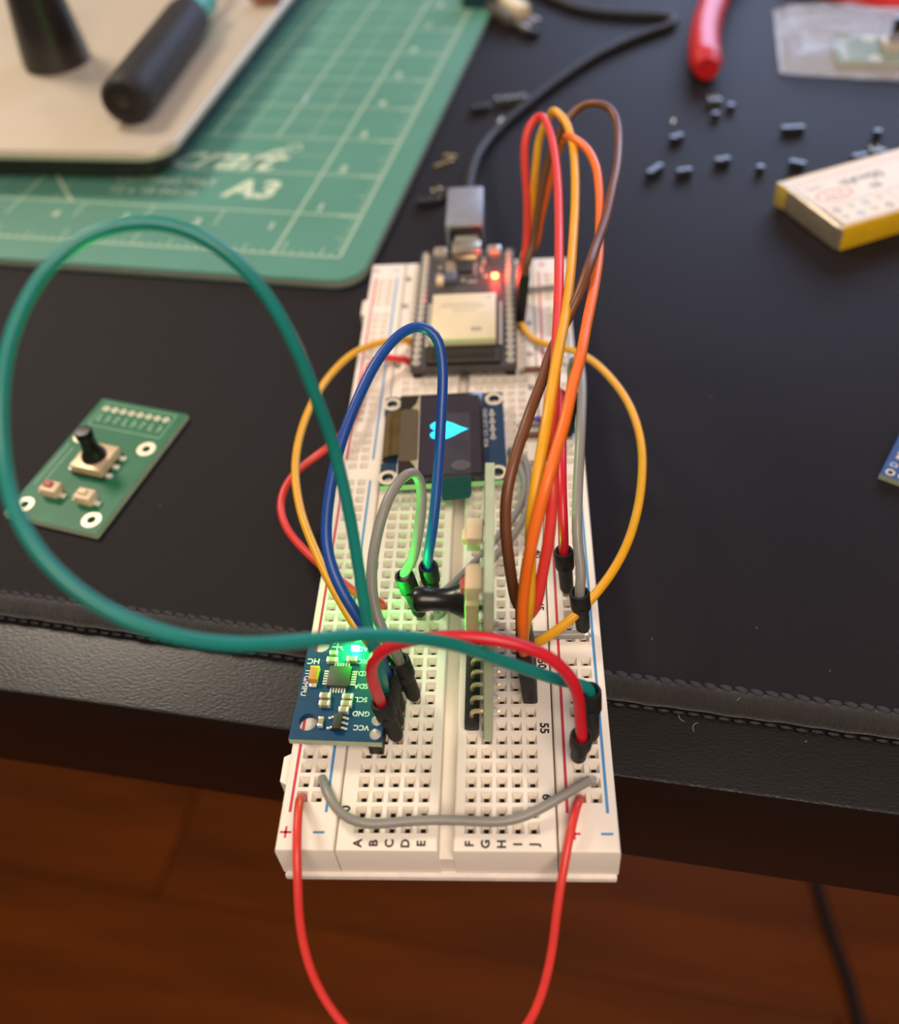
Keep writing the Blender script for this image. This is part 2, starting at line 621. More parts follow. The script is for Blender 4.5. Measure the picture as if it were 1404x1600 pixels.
# far end: usb socket, buttons, chips, red lamp
b = new()
box(b, (-.2, 23.6, 5.5), (7.8, 5.6, 2.6), .5)
box(b, (-.2, 20.6, 4.4), (5.4, .7, .5), .1)
obj('usb_socket', b, M('socket_metal', '#d9cfb8', 0.3, 0.9), esp)
for x in (-7.4, 7.4):
    bt = obj('push_button', box(new(), (x, 23.0, 5.0), (3.6, 3.2, 1.8), .25), silver, esp)
    obj('button_cap', cyl(new(), (x, 23.0, 5.9), (x, 23.0, 6.5), .85, .8), M('button_tan', '#a88c70', 0.5), bt)
obj('driver_chip', box(new(), (-.6, 16.0, 4.6), (4.8, 4.8, .9), .12), chip_black, esp)
for sx in (-1, 1):
    for k in range(6):
        obj('chip_pad', box(new(), (-.6 + sx * 2.7, 14 + k * .8, 4.25), (.7, .35, .25), .08), solder, esp)
obj('regulator', box(new(), (-4.2, 10.6, 5.0), (3.4, 3.6, 1.6), .15), M('regulator_grey', '#5a5e6c', 0.35), esp)
obj('tantalum_capacitor', box(new(), (-7.0, 9.6, 4.9), (2.0, 3.2, 1.5), .2), M('capacitor_tan', '#d8c29a', 0.5), esp)
for x, y, w, h in ((1.6, 10.6, 2.6, 2.0), (-.9, 11, 1.2, 1.4), (-7.2, 17.6, 1.2, 1.8), (-7.4, 14.6, 1.2, 1.8), (-5.2, 16.8, .8, 3.4), (-4.2, 16.8, .8, 3.4), (4.6, 19, .9, 1.6), (5.0, 12.2, 1.6, .9), (4.0, 15.2, .8, 1.6)):
    o = obj('chip_resistor', box(new(), (x, y, 4.5), (w, h, .8), .08), chip_black if w > 1.1 else smd_ceramic, esp)
    eb = new()
    for s in (-1, 1):
        box(eb, (x, y + s * (h / 2 + .05), 4.45), (w, .35, .75), .08)
    obj('solder_end', eb, solder, o)
lamp = obj('red_lamp', box(new(), (7.6, 11.6, 4.6), (1.5, 1.1, .9), .2), M('red_lamp_glow', '#ff4020', 0.4, emit='#ff5a2a', estr=40.0), esp, label='lit red indicator lamp')

def lamp_light(name, p, color, power, radius=.6):
    l = bpy.data.lights.new(name, 'POINT')
    l.energy = power
    l.color = color
    l.shadow_soft_size = radius * S
    o = bpy.data.objects.new(name, l)
    COL.objects.link(o)
    o.location = mm(p)
    return o

lamp_light('red_lamp_light', (7.6, 67.9, 6.3), (1.0, .04, .02), 0.003)
area('red_lamp_beam', (7.6, 67.9, 5.3), (9.0, 66, 40), 0.001, 0.008, (1.0, .03, .02))

# ================================================================== display module
blue_pcb = M('blue_board', '#1b3654', 0.38, var=0.08, vscale=400)
oled = thing('display_module', (-3.7, 6.9, 0), 'small blue display module lit with a cyan heart on the breadboard', 'display', rz=2.2)
hp = [(-11.9, 11.7), (11.6, 11.7), (11.6, -11.7), (-11.9, -11.7)]
# the left edge is notched where the flexible cable folds round it
outl = [(13.6, -14), (13.6, 14), (-13.6, 14), (-13.6, 8.4), (-12.3, 8.4), (-12.3, -7.4), (-13.6, -7.4), (-13.6, -14)]
obj('circuit_board', plate(new(), outl, [circle(x, y, 1.25) for x, y in hp], 2.5, 4.1), blue_pcb, oled)
obj('board_edge', plate(new(), [(13.62, -14.03), (-13.62, -14.03), (-13.62, -13.9), (13.62, -13.9)], [], 2.5, 4.0), pcb_edge, oled)
for x, y in hp:
    obj('mounting_ring', ring(new(), x, y, 1.25, 2.1, 4.1, 4.16), cream_ring, oled)
obj('pin_header', box(new(), (11.9, 3, 1.27), (2.4, 10.1, 2.45), .15), black_plastic, oled)
for k in range(4):
    b = new()
    cyl(b, (0, 0, -2), (0, 0, 5.3), .32, seg=8)
    lathe(b, [(.75, 4.1), (.55, 4.5), (.36, 5.0), (0, 5.5)], seg=10)
    obj('header_pin', b, solder, oled, loc=(11.0, 6.6 - k * 2.54, 0))
text('board_lettering', 'GND VCC SCL SDA', (9.3, 2.3, 4.14), 1.45, -90, silk_white, oled, bold=.02)
glass_m = M('display_glass', '#1d1a21', 0.12, var=0.05, coat=0.5, spec=0.6)
gl = obj('glass_panel', box(new(), (-.4, -.6, 4.95), (18.8, 26.6, 1.5), .12), glass_m, oled)
obj('panel_border', plate(new(), rrect(4.2, 26.0, .1, -7.55, -.6), [], 5.7, 5.73), M('panel_brown', '#2b241f', 0.25, coat=.4), gl, smooth=0)
obj('flex_pad', plate(new(), rrect(4.0, 16.5, .8, -7.6, -.4), [], 5.73, 5.78), M('flex_amber', '#5a4e38', 0.35, var=.25, vscale=900, stretch=(1, 4, 1)), gl, smooth=0)
obj('glass_corner', plate(new(), [(-5.4, 12.6), (-5.4, 6.9), (-7.1, 8.2), (-6.1, 9.6)], [], 5.73, 5.77), M('corner_cream', '#a89f80', 0.4), gl, smooth=0)
obj('glass_corner', plate(new(), [(-5.4, -13.4), (-5.4, -8.3), (-7.1, -8.6), (-6.1, -10.2)], [], 5.73, 5.77), M('corner_cream', '#a89f80', 0.4), gl, smooth=0)
obj('panel_seam', box(new(), (-5.35, -.6, 5.74), (.16, 26.2, .05)), M('seam_pale', '#c8bfae', 0.4), gl, smooth=0)
obj('active_area', plate(new(), rrect(13.2, 24.6, .1, 1.6, -.6), [], 5.7, 5.72), M('screen_dark', '#35303a', 0.16, coat=.5), gl, smooth=0)
# the heart lies on its side: lobes to the left, point to the right
hpts = []
for k in range(60):
    t = 2 * math.pi * k / 60
    hx = 16 * math.sin(t) ** 3
    hy = 13 * math.cos(t) - 5 * math.cos(2 * t) - 2 * math.cos(3 * t) - math.cos(4 * t)
    hpts.append((.75 - hy * .295, .45 + hx * .180))
obj('heart_image', plate(new(), hpts[::-1], [], 5.735, 5.75), M('screen_cyan', '#30d8ff', 0.3, emit='#18d4ff', estr=2.2, var=0), gl, label='glowing cyan heart on the screen', smooth=0)
# folded flexible cable
fx = new()
for r in ((1.25, 1.12),):
    pts = []
    for k in range(13):
        a = math.radians(70 + 200 * k / 12)
        pts.append((-12.0 + 1.35 * math.cos(a), 4.1 + 1.35 * math.sin(a)))
    pts = [(-9.6, 5.84), (-11.2, 5.7)] + pts
    row = []
    for x, z in pts:
        row.append([fx.verts.new((x, 7.6, z)), fx.verts.new((x, -6.6, z))])
    for a, c in zip(row, row[1:]):
        fx.faces.new((a[0], a[1], c[1], c[0]))
    bmesh.ops.solidify(fx, geom=list(fx.faces), thickness=.14)
obj('flex_cable', fx, M('flex_gold', '#8d7648', 0.3, .35, var=.2), oled)
# clear film with a green pull tab over the front edge
b = new()
ys = [5.8, -3, -9, -13.9, -14.6]
row = [[b.verts.new((-.2, y, z)), b.verts.new((6.0, y, z))] for y, z in zip(ys, (5.80, 5.80, 5.82, 5.85, 5.9))]
for a, c in zip(row, row[1:]):
    b.faces.new((a[0], a[1], c[1], c[0]))
bmesh.ops.solidify(b, geom=list(b.faces), thickness=.06)
film = obj('protective_film', b, M('clear_film', '#b8c4d8', 0.15, alpha=0.035), oled)
b = new()
row = []
for k in range(7):
    y = -14.4 - k * 1.05
    z = 5.9 + .25 * math.sin(k * .5)
    w = 3.1 if k < 6 else 2.7
    row.append([b.verts.new((2.9 - w, y - .1, z)), b.verts.new((2.9 + w, y + .35, z))])
for a, c in zip(row, row[1:]):
    b.faces.new((a[0], a[1], c[1], c[0]))
bmesh.ops.solidify(b, geom=list(b.faces), thickness=.12)
obj('pull_tab', b, M('tab_green', '#0d5a50', 0.4, var=.05), film, label='green pull tab of the film')
obj('film_bubble', plate(new(), [(3.9 + 2.1 * math.cos(a * .3), -10.7 + 1.5 * math.sin(a * .3)) for a in range(0, 21)], [], 5.84, 5.86), M('bubble_grey', '#6a6468', 0.3, alpha=.7), film, smooth=0)

# ================================================================== motion sensor module
sens_pcb = M('sensor_blue_board', '#0a3d63', 0.4, var=0.1, vscale=300, spec=.25)
mpu = thing('sensor_module', (-18.5, -55.9, 0), 'small blue motion sensor module with lit green lamp on breadboard', 'circuit board', rz=-2.4)
ZP = 4.6
ph1 = Lp(mpu, at(480.5, 1128, ZP))
ph2 = Lp(mpu, at(502, 1008, ZP))
outl = rrect(15.8, 20.6, .2)
obj('circuit_board', plate(new(), outl, [circle(ph1.x, ph1.y, 1.6, 24), circle(ph2.x, ph2.y, 1.5, 24)], ZP - 1.5, ZP), sens_pcb, mpu)
obj('board_edge', plate(new(), [(-7.93, -10.33), (7.93, -10.33), (7.93, -10.2), (-7.93, -10.2)], [], ZP - 1.5, ZP - .1), pcb_edge, mpu)
obj('board_edge', plate(new(), [(-7.93, -10.33), (-7.8, -10.33), (-7.8, 10.33), (-7.93, 10.33)], [], ZP - 1.5, ZP - .1), pcb_edge, mpu)
obj('pin_header', box(new(), (6.6, 0, 1.5), (2.4, 20.2, 3.0), .15), black_plastic, mpu)
for k in range(8):
    b = new()
    cyl(b, (0, 0, -2), (0, 0, ZP + 1.3), .32, seg=8)
    lathe(b, [(1.0, ZP), (.75, ZP + .45), (.42, ZP + .95), (0, ZP + 1.4)], seg=10)
    obj('header_pin', b, solder, mpu, loc=(6.75, 8.9 - k * 2.54, 0))
for u, v, w, h, t, nm in ((520, 1034, 2.0, 1.0, .9, 'chip_capacitor'), (551, 1033, 2.0, 1.0, .9, 'chip_capacitor'), (522, 1022, 1.5, .8, .6, 'chip_resistor'), (509, 1090, 1.9, 1.0, .9, 'chip_capacitor'), (508, 1102, 1.9, 1.0, .9, 'chip_capacitor'), (544, 1091, 1.9, 1.0, .8, 'chip_resistor'), (542, 1102, 1.9, 1.0, .8, 'chip_resistor'), (538, 1112, 1.7, 1.0, .9, 'chip_capacitor'), (501.5, 1130, .9, 1.7, .7, 'chip_resistor')):
    smd(mpu, u, v, ZP, w, h, t, smd_ceramic, nm, solder)
ch = obj('sensor_chip', box(new(), (0, 0, .45), (4.0, 4.0, .9), .1), M('chip_olive', '#33352c', 0.45), mpu, loc=Lp(mpu, at(531, 1060, ZP)))
b = new()
for k in range(6):
    o_ = -1.25 + k * .5
    for s in (-1, 1):
        box(b, (s * 2.5, o_, .12), (.9, .27, .24))
        box(b, (o_, s * 2.5, .12), (.27, .9, .24))
obj('chip_pads', b, solder, ch)
tc = smd(mpu, 492, 1058, ZP, 1.55, 2.7, 1.5, M('tantalum_orange', '#c9862c', 0.45), 'tantalum_capacitor')
obj('polarity_band', box(new(), (0, 1.15, .78), (1.6, .5, 1.52), .05), M('band_yellow', '#d8b23a', .5), tc)
eb = box(new(), (0, -1.75, .2), (1.3, .7, .4), .1)
obj('solder_end', eb, solder, tc)
rg = smd(mpu, 528, 1131, ZP, 1.5, 2.8, 1.1, chip_black, 'regulator')
for s, ks in ((1, (-.95, 0, .95)), (-1, (-.95, .95))):
    for k in ks:
        obj('chip_leg', tube(new(), [(s * .75, k, .5), (s * 1.1, k, .5), (s * 1.35, k, .15), (s * 1.75, k, .1)], .2, 6), solder, rg)
for s, y in (('VCC', 1137), ('GND', 1115), ('SCL', 1093), ('SDA', 1072), ('XDA', 1052), ('XCL', 1033), ('AD0', 1014), ('INT', 1000)):
    p = Lp(mpu, at(564, y, ZP))
    text('board_lettering', s, (p.x, p.y, ZP + .03), 1.35, 180, silk_white, mpu, bold=.02)
p = Lp(mpu, at(490, 1033, ZP))
text('board_lettering', 'HC', (p.x, p.y, ZP + .03), 1.6, 180, silk_white, mpu, bold=.03)
p = Lp(mpu, at(477, 1067, ZP))
text('board_lettering', 'ITG/MPU', (p.x, p.y, ZP + .03), 1.35, -90, silk_white, mpu, bold=.02)
p = Lp(mpu, at(527, 1011, ZP))
b = new()
box(b, (p.x, p.y, ZP + .03), (.18, 1.9, .03))
box(b, (p.x, p.y, ZP + .03), (1.9, .18, .03))
box(b, (p.x - .5, p.y + .9, ZP + .03), (.9, .16, .03), rot=Matrix.Rotation(.7, 3, 'Z'))
box(b, (p.x + .9, p.y - .4, ZP + .03), (.9, .16, .03), rot=Matrix.Rotation(-.7, 3, 'Z'))
obj('axis_arrows', b, silk_white, mpu, smooth=0)
pl = Lp(mpu, at(555, 1012, ZP + .6))
obj('green_lamp', box(new(), (pl.x, pl.y, ZP + .4), (1.5, .9, .8), .15), M('green_lamp_glow', '#40ff60', 0.4, emit='#50ff90', estr=60.0), mpu, label='lit green indicator lamp')
wl = at(555, 1012, ZP + .6)
lamp_light('green_lamp_light', (wl.x, wl.y, ZP + 1.5), (.01, 1.0, .06), 0.012, .7)
area('green_lamp_beam', (wl.x, wl.y, ZP + .95), (wl.x + 3, wl.y + 7, 40), 0.001, 0.048, (.01, 1.0, .06))

# ================================================================== navigation switch boards
nav_pcb = M('green_board', '#226a4a', 0.42, var=0.1, vscale=150, spec=.25)
nav_silk = M('green_board_print', '#9fc0a0', 0.5)

def nav_board(base, label, mat3, header=False, simple=False):
    t = thing('joystick_board', base, label, 'circuit board', 'green joystick boards', mat3=mat3)
    hs = [(3.2, 27.3), (21.8, 27.3), (3.2, 3.6), (21.8, 3.6)]
    obj('circuit_board', plate(new(), rrect(25.4, 41.2, .3, 12.7, 20.6), [circle(x, y, 1.05) for x, y in hs], 0, 1.6), nav_pcb, t)
    b = new()
    for a, c in zip([(0, 0), (25.4, 0), (25.4, 41.2), (0, 41.2)], [(25.4, 0), (25.4, 41.2), (0, 41.2), (0, 0)]):
        box(b, ((a[0] + c[0]) / 2, (a[1] + c[1]) / 2, .75), (abs(a[0] - c[0]) + .06 or .1, abs(a[1] - c[1]) + .06 or .1, 1.45))
    obj('board_edge', b, pcb_edge, t, smooth=0)
    for x, y in hs:
        obj('mounting_ring', ring(new(), x, y, 1.05, 2.35, 1.6, 1.66), cream_ring, t)
    for k in range(8):
        obj('solder_pad', ring(new(), 3.3 + k * 2.54, 37.9, .42, .85, 1.6, 1.66, 14), cream_ring, t)
    b = new()
    for x0, y0, x1, y1 in ((2, 31.5, 23, 31.5), (23, 31.5, 23, 40), (2, 40, 23, 40), (2, 31.5, 2, 40), (1.4, 10, 1.4, 24), (3.2, 12, 3.2, 23)):
        box(b, ((x0 + x1) / 2, (y0 + y1) / 2, 1.63), (abs(x1 - x0) + .18, abs(y1 - y0) + .18, .03))
    for k in range(8):
        box(b, (3.3 + k * 2.54, 34.6, 1.63), (.35, 2.6, .03))
        box(b, (3.7 + k * 2.54, 33.6 + (k % 3) * .8, 1.63), (1.0, .3, .03))
    obj('board_print', b, nav_silk, t, smooth=0)
    cream = M('switch_cream', '#d8bd98', 0.4, .35)
    sw = obj('joystick_switch', box(new(), (13, 19.6, 3.1), (8.6, 8.6, 3.0), .25), cream, t)
    obj('switch_base', box(new(), (13, 19.6, 2.0), (9.0, 9.0, .8), .1), chip_black, sw)
    for k in range(3):
        for s in (-1, 1):
            obj('switch_leg', box(new(), (13 + s * 5.2, 16.6 + k * 3.0, 1.95), (1.8, 1.1, .7), .15), solder, sw)
    obj('joystick_stem', lathe(new(), [(0, 4.4), (3.1, 4.4), (3.0, 5.2), (2.5, 6.2), (2.0, 7.4), (1.85, 9.2), (1.85, 10.4), (2.05, 11.2), (2.1, 12.6), (1.85, 13.1), (0, 13.2)], (13, 19.6, 0)), M('joystick_black', '#121112', 0.3), sw)
    for x, nm, cm in ((8.0, 'red', M('plunger_red', '#b04034', .4)), (17.6, 'cream', M('plunger_cream', '#dcc9a0', .4))):
        bt = obj('push_button', box(new(), (x, 8.4, 3.1), (4.4, 3.2, 2.6), .25), M('button_cream', '#dcc3a2', .45), t)
        obj('plunger', box(new(), (x - .4, 8.6, 4.7), (2.2, 1.5, .9), .3), cm, bt, label=nm + ' button plunger')
        for s in (-1, 1):
            obj('button_leg', box(new(), (x + s * 2.9, 8.2, 1.9), (1.6, 1.3, .5), .12), solder, bt)
    if header:
        obj('pin_header', box(new(), (12.2, 40.6, 3.6), (20.4, 2.5, 2.5), .15), black_plastic, t)
        for k in range(8):
            x = 3.3 + k * 2.54
            b = tube(new(), [(x, 37.7, -1.2), (x, 37.7, 1.5), (x, 37.7, 2.9), (x, 38.0, 3.4), (x, 38.7, 3.6), (x, 43.2, 3.6)], .42, 8)
            obj('header_pin', b, gold, t)
            b = lathe(new(), [(.95, 0), (.7, -.5), (.4, -.9), (0, -1.3)], (x, 37.7, 0), seg=10)
            obj('solder_joint', b, solder, t)
    return t

rzm = Matrix.Rotation(math.radians(-16.3), 3, 'Z')
nav_board((-107.0, -1.9, -10), 'green joystick circuit board lying flat on mat inside the teal wire loop', rzm)
# the second one stands upright in the breadboard, its face to the left
vm = Matrix(((0, 0, -1), (1, 0, 0), (0, -1, 0)))
vm = Matrix.Rotation(math.radians(2.6), 3, 'Y') @ vm
base = Vector((7.4, -64.0, 0.8)) - vm @ Vector((0, 41.2, 0))
nav_board(base, 'green joystick circuit board standing upright on the breadboard, seen edge-on', vm, header=True)

# ================================================================== jumper wires
def connector(root, base, top, off):
    base, top = Vector(base), Vector(top)
    d = (top - base).normalized()
    L = (top - base).length
    k = L / 11.6
    pr = [(0, .7), (1.0, .75), (1.32, 1.7), (1.4, 6.4 * k), (1.5, 6.9 * k), (1.82, 7.6 * k), (1.85, L - .4), (1.7, L), (1.3, L), (1.15, L - 1.2), (0, L - 1.2)]
    obj('connector_housing', lathe(new(), pr, base - off, d, 18), black_rubber, root)
    x, y = frame(d)
    ear = new()
    box(ear, base + d * (7.9 * k) - off + x * 1.75, (.9, .9, 1.2), .2)
    obj('housing_rib', ear, black_rubber, root)
    obj('connector_pin', cyl(new(), base - d * 2 - off, base + d * .9 - off, .32, seg=8), gold, root)

def jumper(name, label, mat, pts, r=.95, start=None, end=None, tips=False, group='jumper wires on the breadboard', cat='wire'):
    pts = [Vector(p) for p in pts]
    if start:
        s0, s1 = Vector(start[0]), Vector(start[1])
        d = (s1 - s0).normalized()
        pts = [s1 - d * 1.0, s1 + d * .6] + pts
    if end:
        e0, e1 = Vector(end[0]), Vector(end[1])
        d = (e1 - e0).normalized()
        pts = pts + [e1 + d * .6, e1 - d * 1.0]
    base = Vector(start[0]) if start else pts[0]
    t = thing(name, base, label, cat, group)
    path = smooth_path(pts)
    if tips:
        for p, q in ((path[0], path[1]), (path[-1], path[-2])):
            d = (q - p).normalized()
            obj('bare_tip', tube(new(), [p - base - d * 1.0 + Vector((0, 0, -2.5)), p - base - d * 1.0 + Vector((0, 0, -.3)), p - base - d * .6, p - base + d * .4], .42, 8), silver, t)
    obj('insulation', tube(new(), [p - base for p in path], r, 12), mat, t)
    if start:
        connector(t, start[0], start[1], base)
    if end:
        connector(t, end[0], end[1], base)
    return t

DW = 'jumper_wire'
# --- four wires between two four-way housings
rb0 = H('J', 9.5)
rb = thing('four_way_jumper', rb0, 'tall looping bundle of red, yellow, orange and brown wires between two black housings', 'wire', 'jumper wires on the breadboard')
for (c, r0, r1, tilt, n) in (('J', 8, 11, 6.0, 'far'), ('J', 51, 54, -4.0, 'near')):
    base = H(c, (r0 + r1) / 2, .7)
    b = box(new(), (0, 0, 7.0), (2.54, 10.16, 14.0), .18)
    for k in range(4):
        box(b, (1.28, -3.81 + k * 2.54, 5.5), (.16, 1.3, 3.2))
    bmesh.ops.rotate(b, cent=(0, 0, 0), matrix=Matrix.Rotation(math.radians(tilt), 3, 'Y'), verts=b.verts)
    hs = obj('connector_housing', b, black_plastic, rb, loc=base - rb0)
    for k in range(4):
        obj('connector_pin', box(new(), (0, -3.81 + k * 2.54, -1.2), (.6, .6, 3.0)), gold, hs)

def pl(v, tab):
    for (v0, d0), (v1, d1) in zip(tab, tab[1:]):
        if v0 <= v <= v1:
            return d0 + (d1 - d0) * (v - v0) / (v1 - v0)
    return tab[0][1] if v < tab[0][0] else tab[-1][1]

UP = [(160, 228), (230, 230), (430, 239)]
DN = [(160, 226), (200, 222), (260, 210), (350, 195), (450, 178), (550, 164), (650, 154), (750, 150), (850, 151), (950, 155), (1030, 159)]
RBW = {
    'red': (wire_salmon, [(823, 363), (823, 303), (819, 258), (819, 227), (827, 195), (842, 179)], [(855, 195), (865, 232), (871, 284), (873, 350), (873, 429), (872, 481), (868, 560), (864, 640), (862, 700), (863, 760), (861, 807), (855, 856), (846, 901), (837, 950)], 10, 52, 0),
    'yellow': (wire_yellow, [(830, 370), (832, 337), (836, 271), (843, 213), (857, 183)], [(869, 174), (882, 187), (893, 219), (898, 266), (898, 324), (895, 376), (891, 429), (885, 481), (875, 534), (867, 577), (861, 615), (855, 652), (850, 684), (844, 715), (836, 765), (830, 814), (828, 895), (826, 950)], 8, 53, -1.5),
    'brown': (wire_brown, [(833, 380), (837, 350), (846, 297), (856, 250), (872, 211), (893, 177), (911, 164)], [(932, 161), (951, 166), (962, 185), (966, 211), (964, 258), (956, 297), (945, 345), (932, 381), (917, 424), (903, 463), (880, 510), (863, 545), (855, 565), (847, 596), (838, 617), (827, 646), (819, 671), (808, 702), (800, 732), (792, 765), (789, 814), (793, 862), (800, 911), (807, 945)], 11, 51, 3.0),
    'orange': (wire_orange, [(836, 385), (843, 345), (855, 297), (864, 253), (877, 224)], [(895, 216), (914, 229), (930, 258), (936, 297), (937, 337), (936, 376), (935, 403), (927, 455), (916, 508), (909, 547), (904, 570), (896, 595), (889, 627), (882, 659), (875, 684), (867, 709), (860, 734), (854, 755), (842, 800), (828, 860), (818, 920), (815, 970)], 9, 54, -4.0),
}
for nm, (m, up, dn, rs, re, dd) in RBW.items():
    p0 = H('J', rs, .7) + Vector((math.sin(math.radians(6)) * 13.2, 0, 13.2))
    p1 = H('J', re, .7) + Vector((-math.sin(math.radians(4)) * 13.2, 0, 13.2))
    pts = [p0, p0 + Vector((.2, 0, 2.5))] + [dp(u, v, pl(v, UP) + {'red': -1, 'yellow': 4, 'brown': -2, 'orange': 4}[nm]) for u, v in up] + [dp(u, v, pl(v, DN) + (pl(v, [(160, -3), (300, -8), (430, -8), (520, 3)]) if nm == 'brown' else dd)) for u, v in dn] + [p1 + Vector((0, 0, 2.5)), p1]
    obj('wire', tube(new(), [p - rb0 for p in smooth_path(pts)], .95, 12), m, rb, label=nm + ' wire of the bundle')

# --- wires with round black plugs
cV = (H('C', 57), H('C', 57, 11.4) + Vector((-1.7, .6, 0)))
cG = (H('C', 56), H('C', 56, 11.4) + Vector((-1.4, .6, 0)))
cS = (H('C', 55), H('C', 55, 11.4) + Vector((-1.2, .8, 0)))
cD = (H('C', 53), H('C', 53, 11.4) + Vector((-1.0, .5, 0)))
cX = (H('D', 54), H('D', 54, 11.4) + Vector((-1.8, .8, 0)))
jumper(DW, 'teal wire making the big foreground loop at the left, then crossing to the right rail', wire_teal,
       [dp(q[0], q[1], q[2] - max(0.0, min(5.0, (140 - q[2]) * .5))) for q in ((597, 1062, 154), (585, 1020, 151), (574, 975, 149), (562, 900, 147), (545, 800, 143), (520, 695, 139), (490, 612, 135), (455, 528, 132), (410, 453, 130), (355, 396, 128), (290, 358, 127), (220, 347, 126), (150, 362, 125), (90, 402, 124), (45, 462, 122), (13, 540, 120), (1, 630, 118), (5, 720, 117), (24, 800, 115), (62, 866, 114), (117, 920, 114), (190, 965, 115), (280, 996, 117), (370, 1007, 120), (470, 1002, 124), (560, 992, 128), (640, 996, 132), (720, 1010, 137), (800, 1038, 142), (865, 1060, 147), (905, 1070, 151))],
       start=cG, end=(H('M', 57), H('M', 57, 13.5) + Vector((-.6, 1.2, 0))))
jumper(DW, 'short red wire arching over the upright green board to the right rail', wire_red,
       [dp(*q) for q in ((592, 1090, 153), (581, 1062, 149), (580, 1040, 146), (594, 1018, 143), (628, 1003, 141), (680, 996, 139), (745, 996, 138), (810, 1007, 138), (858, 1027, 139), (890, 1057, 141), (904, 1092, 144), (905, 1120, 147))],
       start=cV, end=(H('P', 58.4), H('P', 58.4, 11.6) + Vector((.2, -2.2, 0))))
jumper(DW, 'blue wire arching over the display from the sensor module', wire_blue,
       [dp(*q) for q in ((588, 1015, 155), (566, 975, 154), (532, 920, 154), (511, 860, 155), (512, 790, 157), (530, 700, 160), (558, 625, 163), (595, 555, 167), (630, 518, 170), (660, 508, 172), (682, 524, 172), (691, 570, 172), (689, 650, 171), (683, 750, 171), (675, 830, 171), (669, 865, 172))],
       start=cS, end=(H('E', 46), H('E', 46, 12.0) + Vector((-.4, .2, 0))))
jumper(DW, 'grey wire arching beside the blue one, lit green by the lamp', wire_grey,
       [dp(*q) for q in ((604, 1000, 157), (587, 960, 158), (580, 900, 160), (589, 835, 163), (606, 780, 165), (628, 746, 168), (644, 735, 170), (655, 745, 171), (659, 780, 172), (652, 840, 172), (643, 880, 173))],
       start=cX, end=(H('D', 47), H('D', 47, 12.0) + Vector((-2.2, .6, 0))))
jumper(DW, 'yellow wire bulging out past the left side of the breadboard', wire_yellow,
       [H('A', 14, -1.5), H('A', 14, 1.5)] + [at(*q) for q in ((612, 532, 3.5), (580, 539, 5), (550, 553, 6.5), (515, 587, 8), (485, 635, 10), (466, 690, 11), (461, 740, 11.5), (470, 800, 12), (488, 850, 12.5), (513, 905, 13.5), (538, 950, 15), (560, 985, 16), (585, 1015, 15))],
       end=cD, r=.86)
jumper(DW, 'red wire looping low past the left side of the breadboard into column A', wire_salmon,
       [H('A', 17, -1.5), H('A', 17, 1.4)] + [at(*q) for q in ((618, 562, 3), (600, 556, 4.2), (585, 563, 5), (572, 585, 4.6), (563, 618, 4), (553, 650, 3.6), (532, 682, 3.4), (500, 708, 2.8), (465, 735, 1.2), (445, 762, 0), (438, 790, -.5), (446, 822, 0), (468, 852, 1.6), (502, 884, 3.2), (540, 915, 4.2), (570, 935, 3.6))] + [H('A', 46, 1.2), H('A', 46, -1.5)],
       r=.86)
jumper(DW, 'yellow wire bulging out past the right side of the breadboard', wire_yellow,
       [H('J', 12, -1.5), H('J', 12, 1.4)] + [at(*q) for q in ((832, 530, 2.5), (855, 539, 4), (885, 545, 6), (920, 560, 8), (955, 592, 9), (985, 637, 10), (1001, 690, 10), (1003, 740, 10), (995, 800, 10), (975, 860, 10), (945, 910, 9), (905, 955, 7), (870, 985, 4.5), (846, 1001, 2.5))] + [H('J', 50, 1.2), H('J', 50, -1.5)],
       r=.86)
jumper(DW, 'red wire with black plug in the right rail beneath the bundle', wire_red,
       [at(*q) for q in ((880, 840, 15), (878, 790, 19), (877, 740, 21), (877, 690, 20), (876, 650, 17))],
       start=(H('P', 45), H('P', 45, 12.0) + Vector((-.8, .6, 0))), end=(H('P', 27), H('P', 27, 10.5) + Vector((.4, .5, 0))))
jumper(DW, 'grey wire running along the right rail beside the orange one', wire_grey,
       [at(*q) for q in ((909, 900, 14), (903, 860, 17), (901, 820, 20), (903, 750, 23), (906, 690, 25), (909, 630, 25), (909, 590, 24), (905, 566, 22), (898, 560, 20), (892, 570, 17))],
       start=(H('M', 48.6), H('M', 48.6, 11.6) + Vector((-1.0, .6, 0))), end=(H('M', 28), H('M', 28, 11.6) + Vector((.6, 1.0, 0))))

# --- short solid jumpers lying on the board
solid = 'solid-core jumpers lying on the breadboard'
SW = 'solid_jumper'
jumper(SW, 'grey solid jumper curving from beside the display under the upright board, inner of two', wire_grey,
       [H('I', 29, -1.5)] + [at(*q) for q in ((796, 702, 1.2), (809, 726, 2.0), (819, 745, 2.4), (821, 760, 2.4), (816, 782, 2.4), (804, 806, 2.2), (788, 827, 2.0), (765, 853, 1.6), (740, 880, 1.2), (716, 904, 1.4), (696, 922, 1.6), (686, 932, 1.2))] + [H('E', 46.8, -1.0)],
       r=.75, group=solid)
jumper(SW, 'grey solid jumper curving beside its twin under the upright board, outer of two', wire_grey,
       [H('J', 30, -1.5)] + [at(*q) for q in ((819, 716, 1.2), (825, 735, 2.0), (828, 757, 2.4), (826, 782, 2.4), (819, 808, 2.2), (806, 832, 2.0), (788, 854, 1.7), (768, 876, 1.5), (742, 904, 1.0), (715, 932, .9), (695, 950, 1.0))] + [H('E', 47.3, -1.0)],
       r=.75, group=solid)
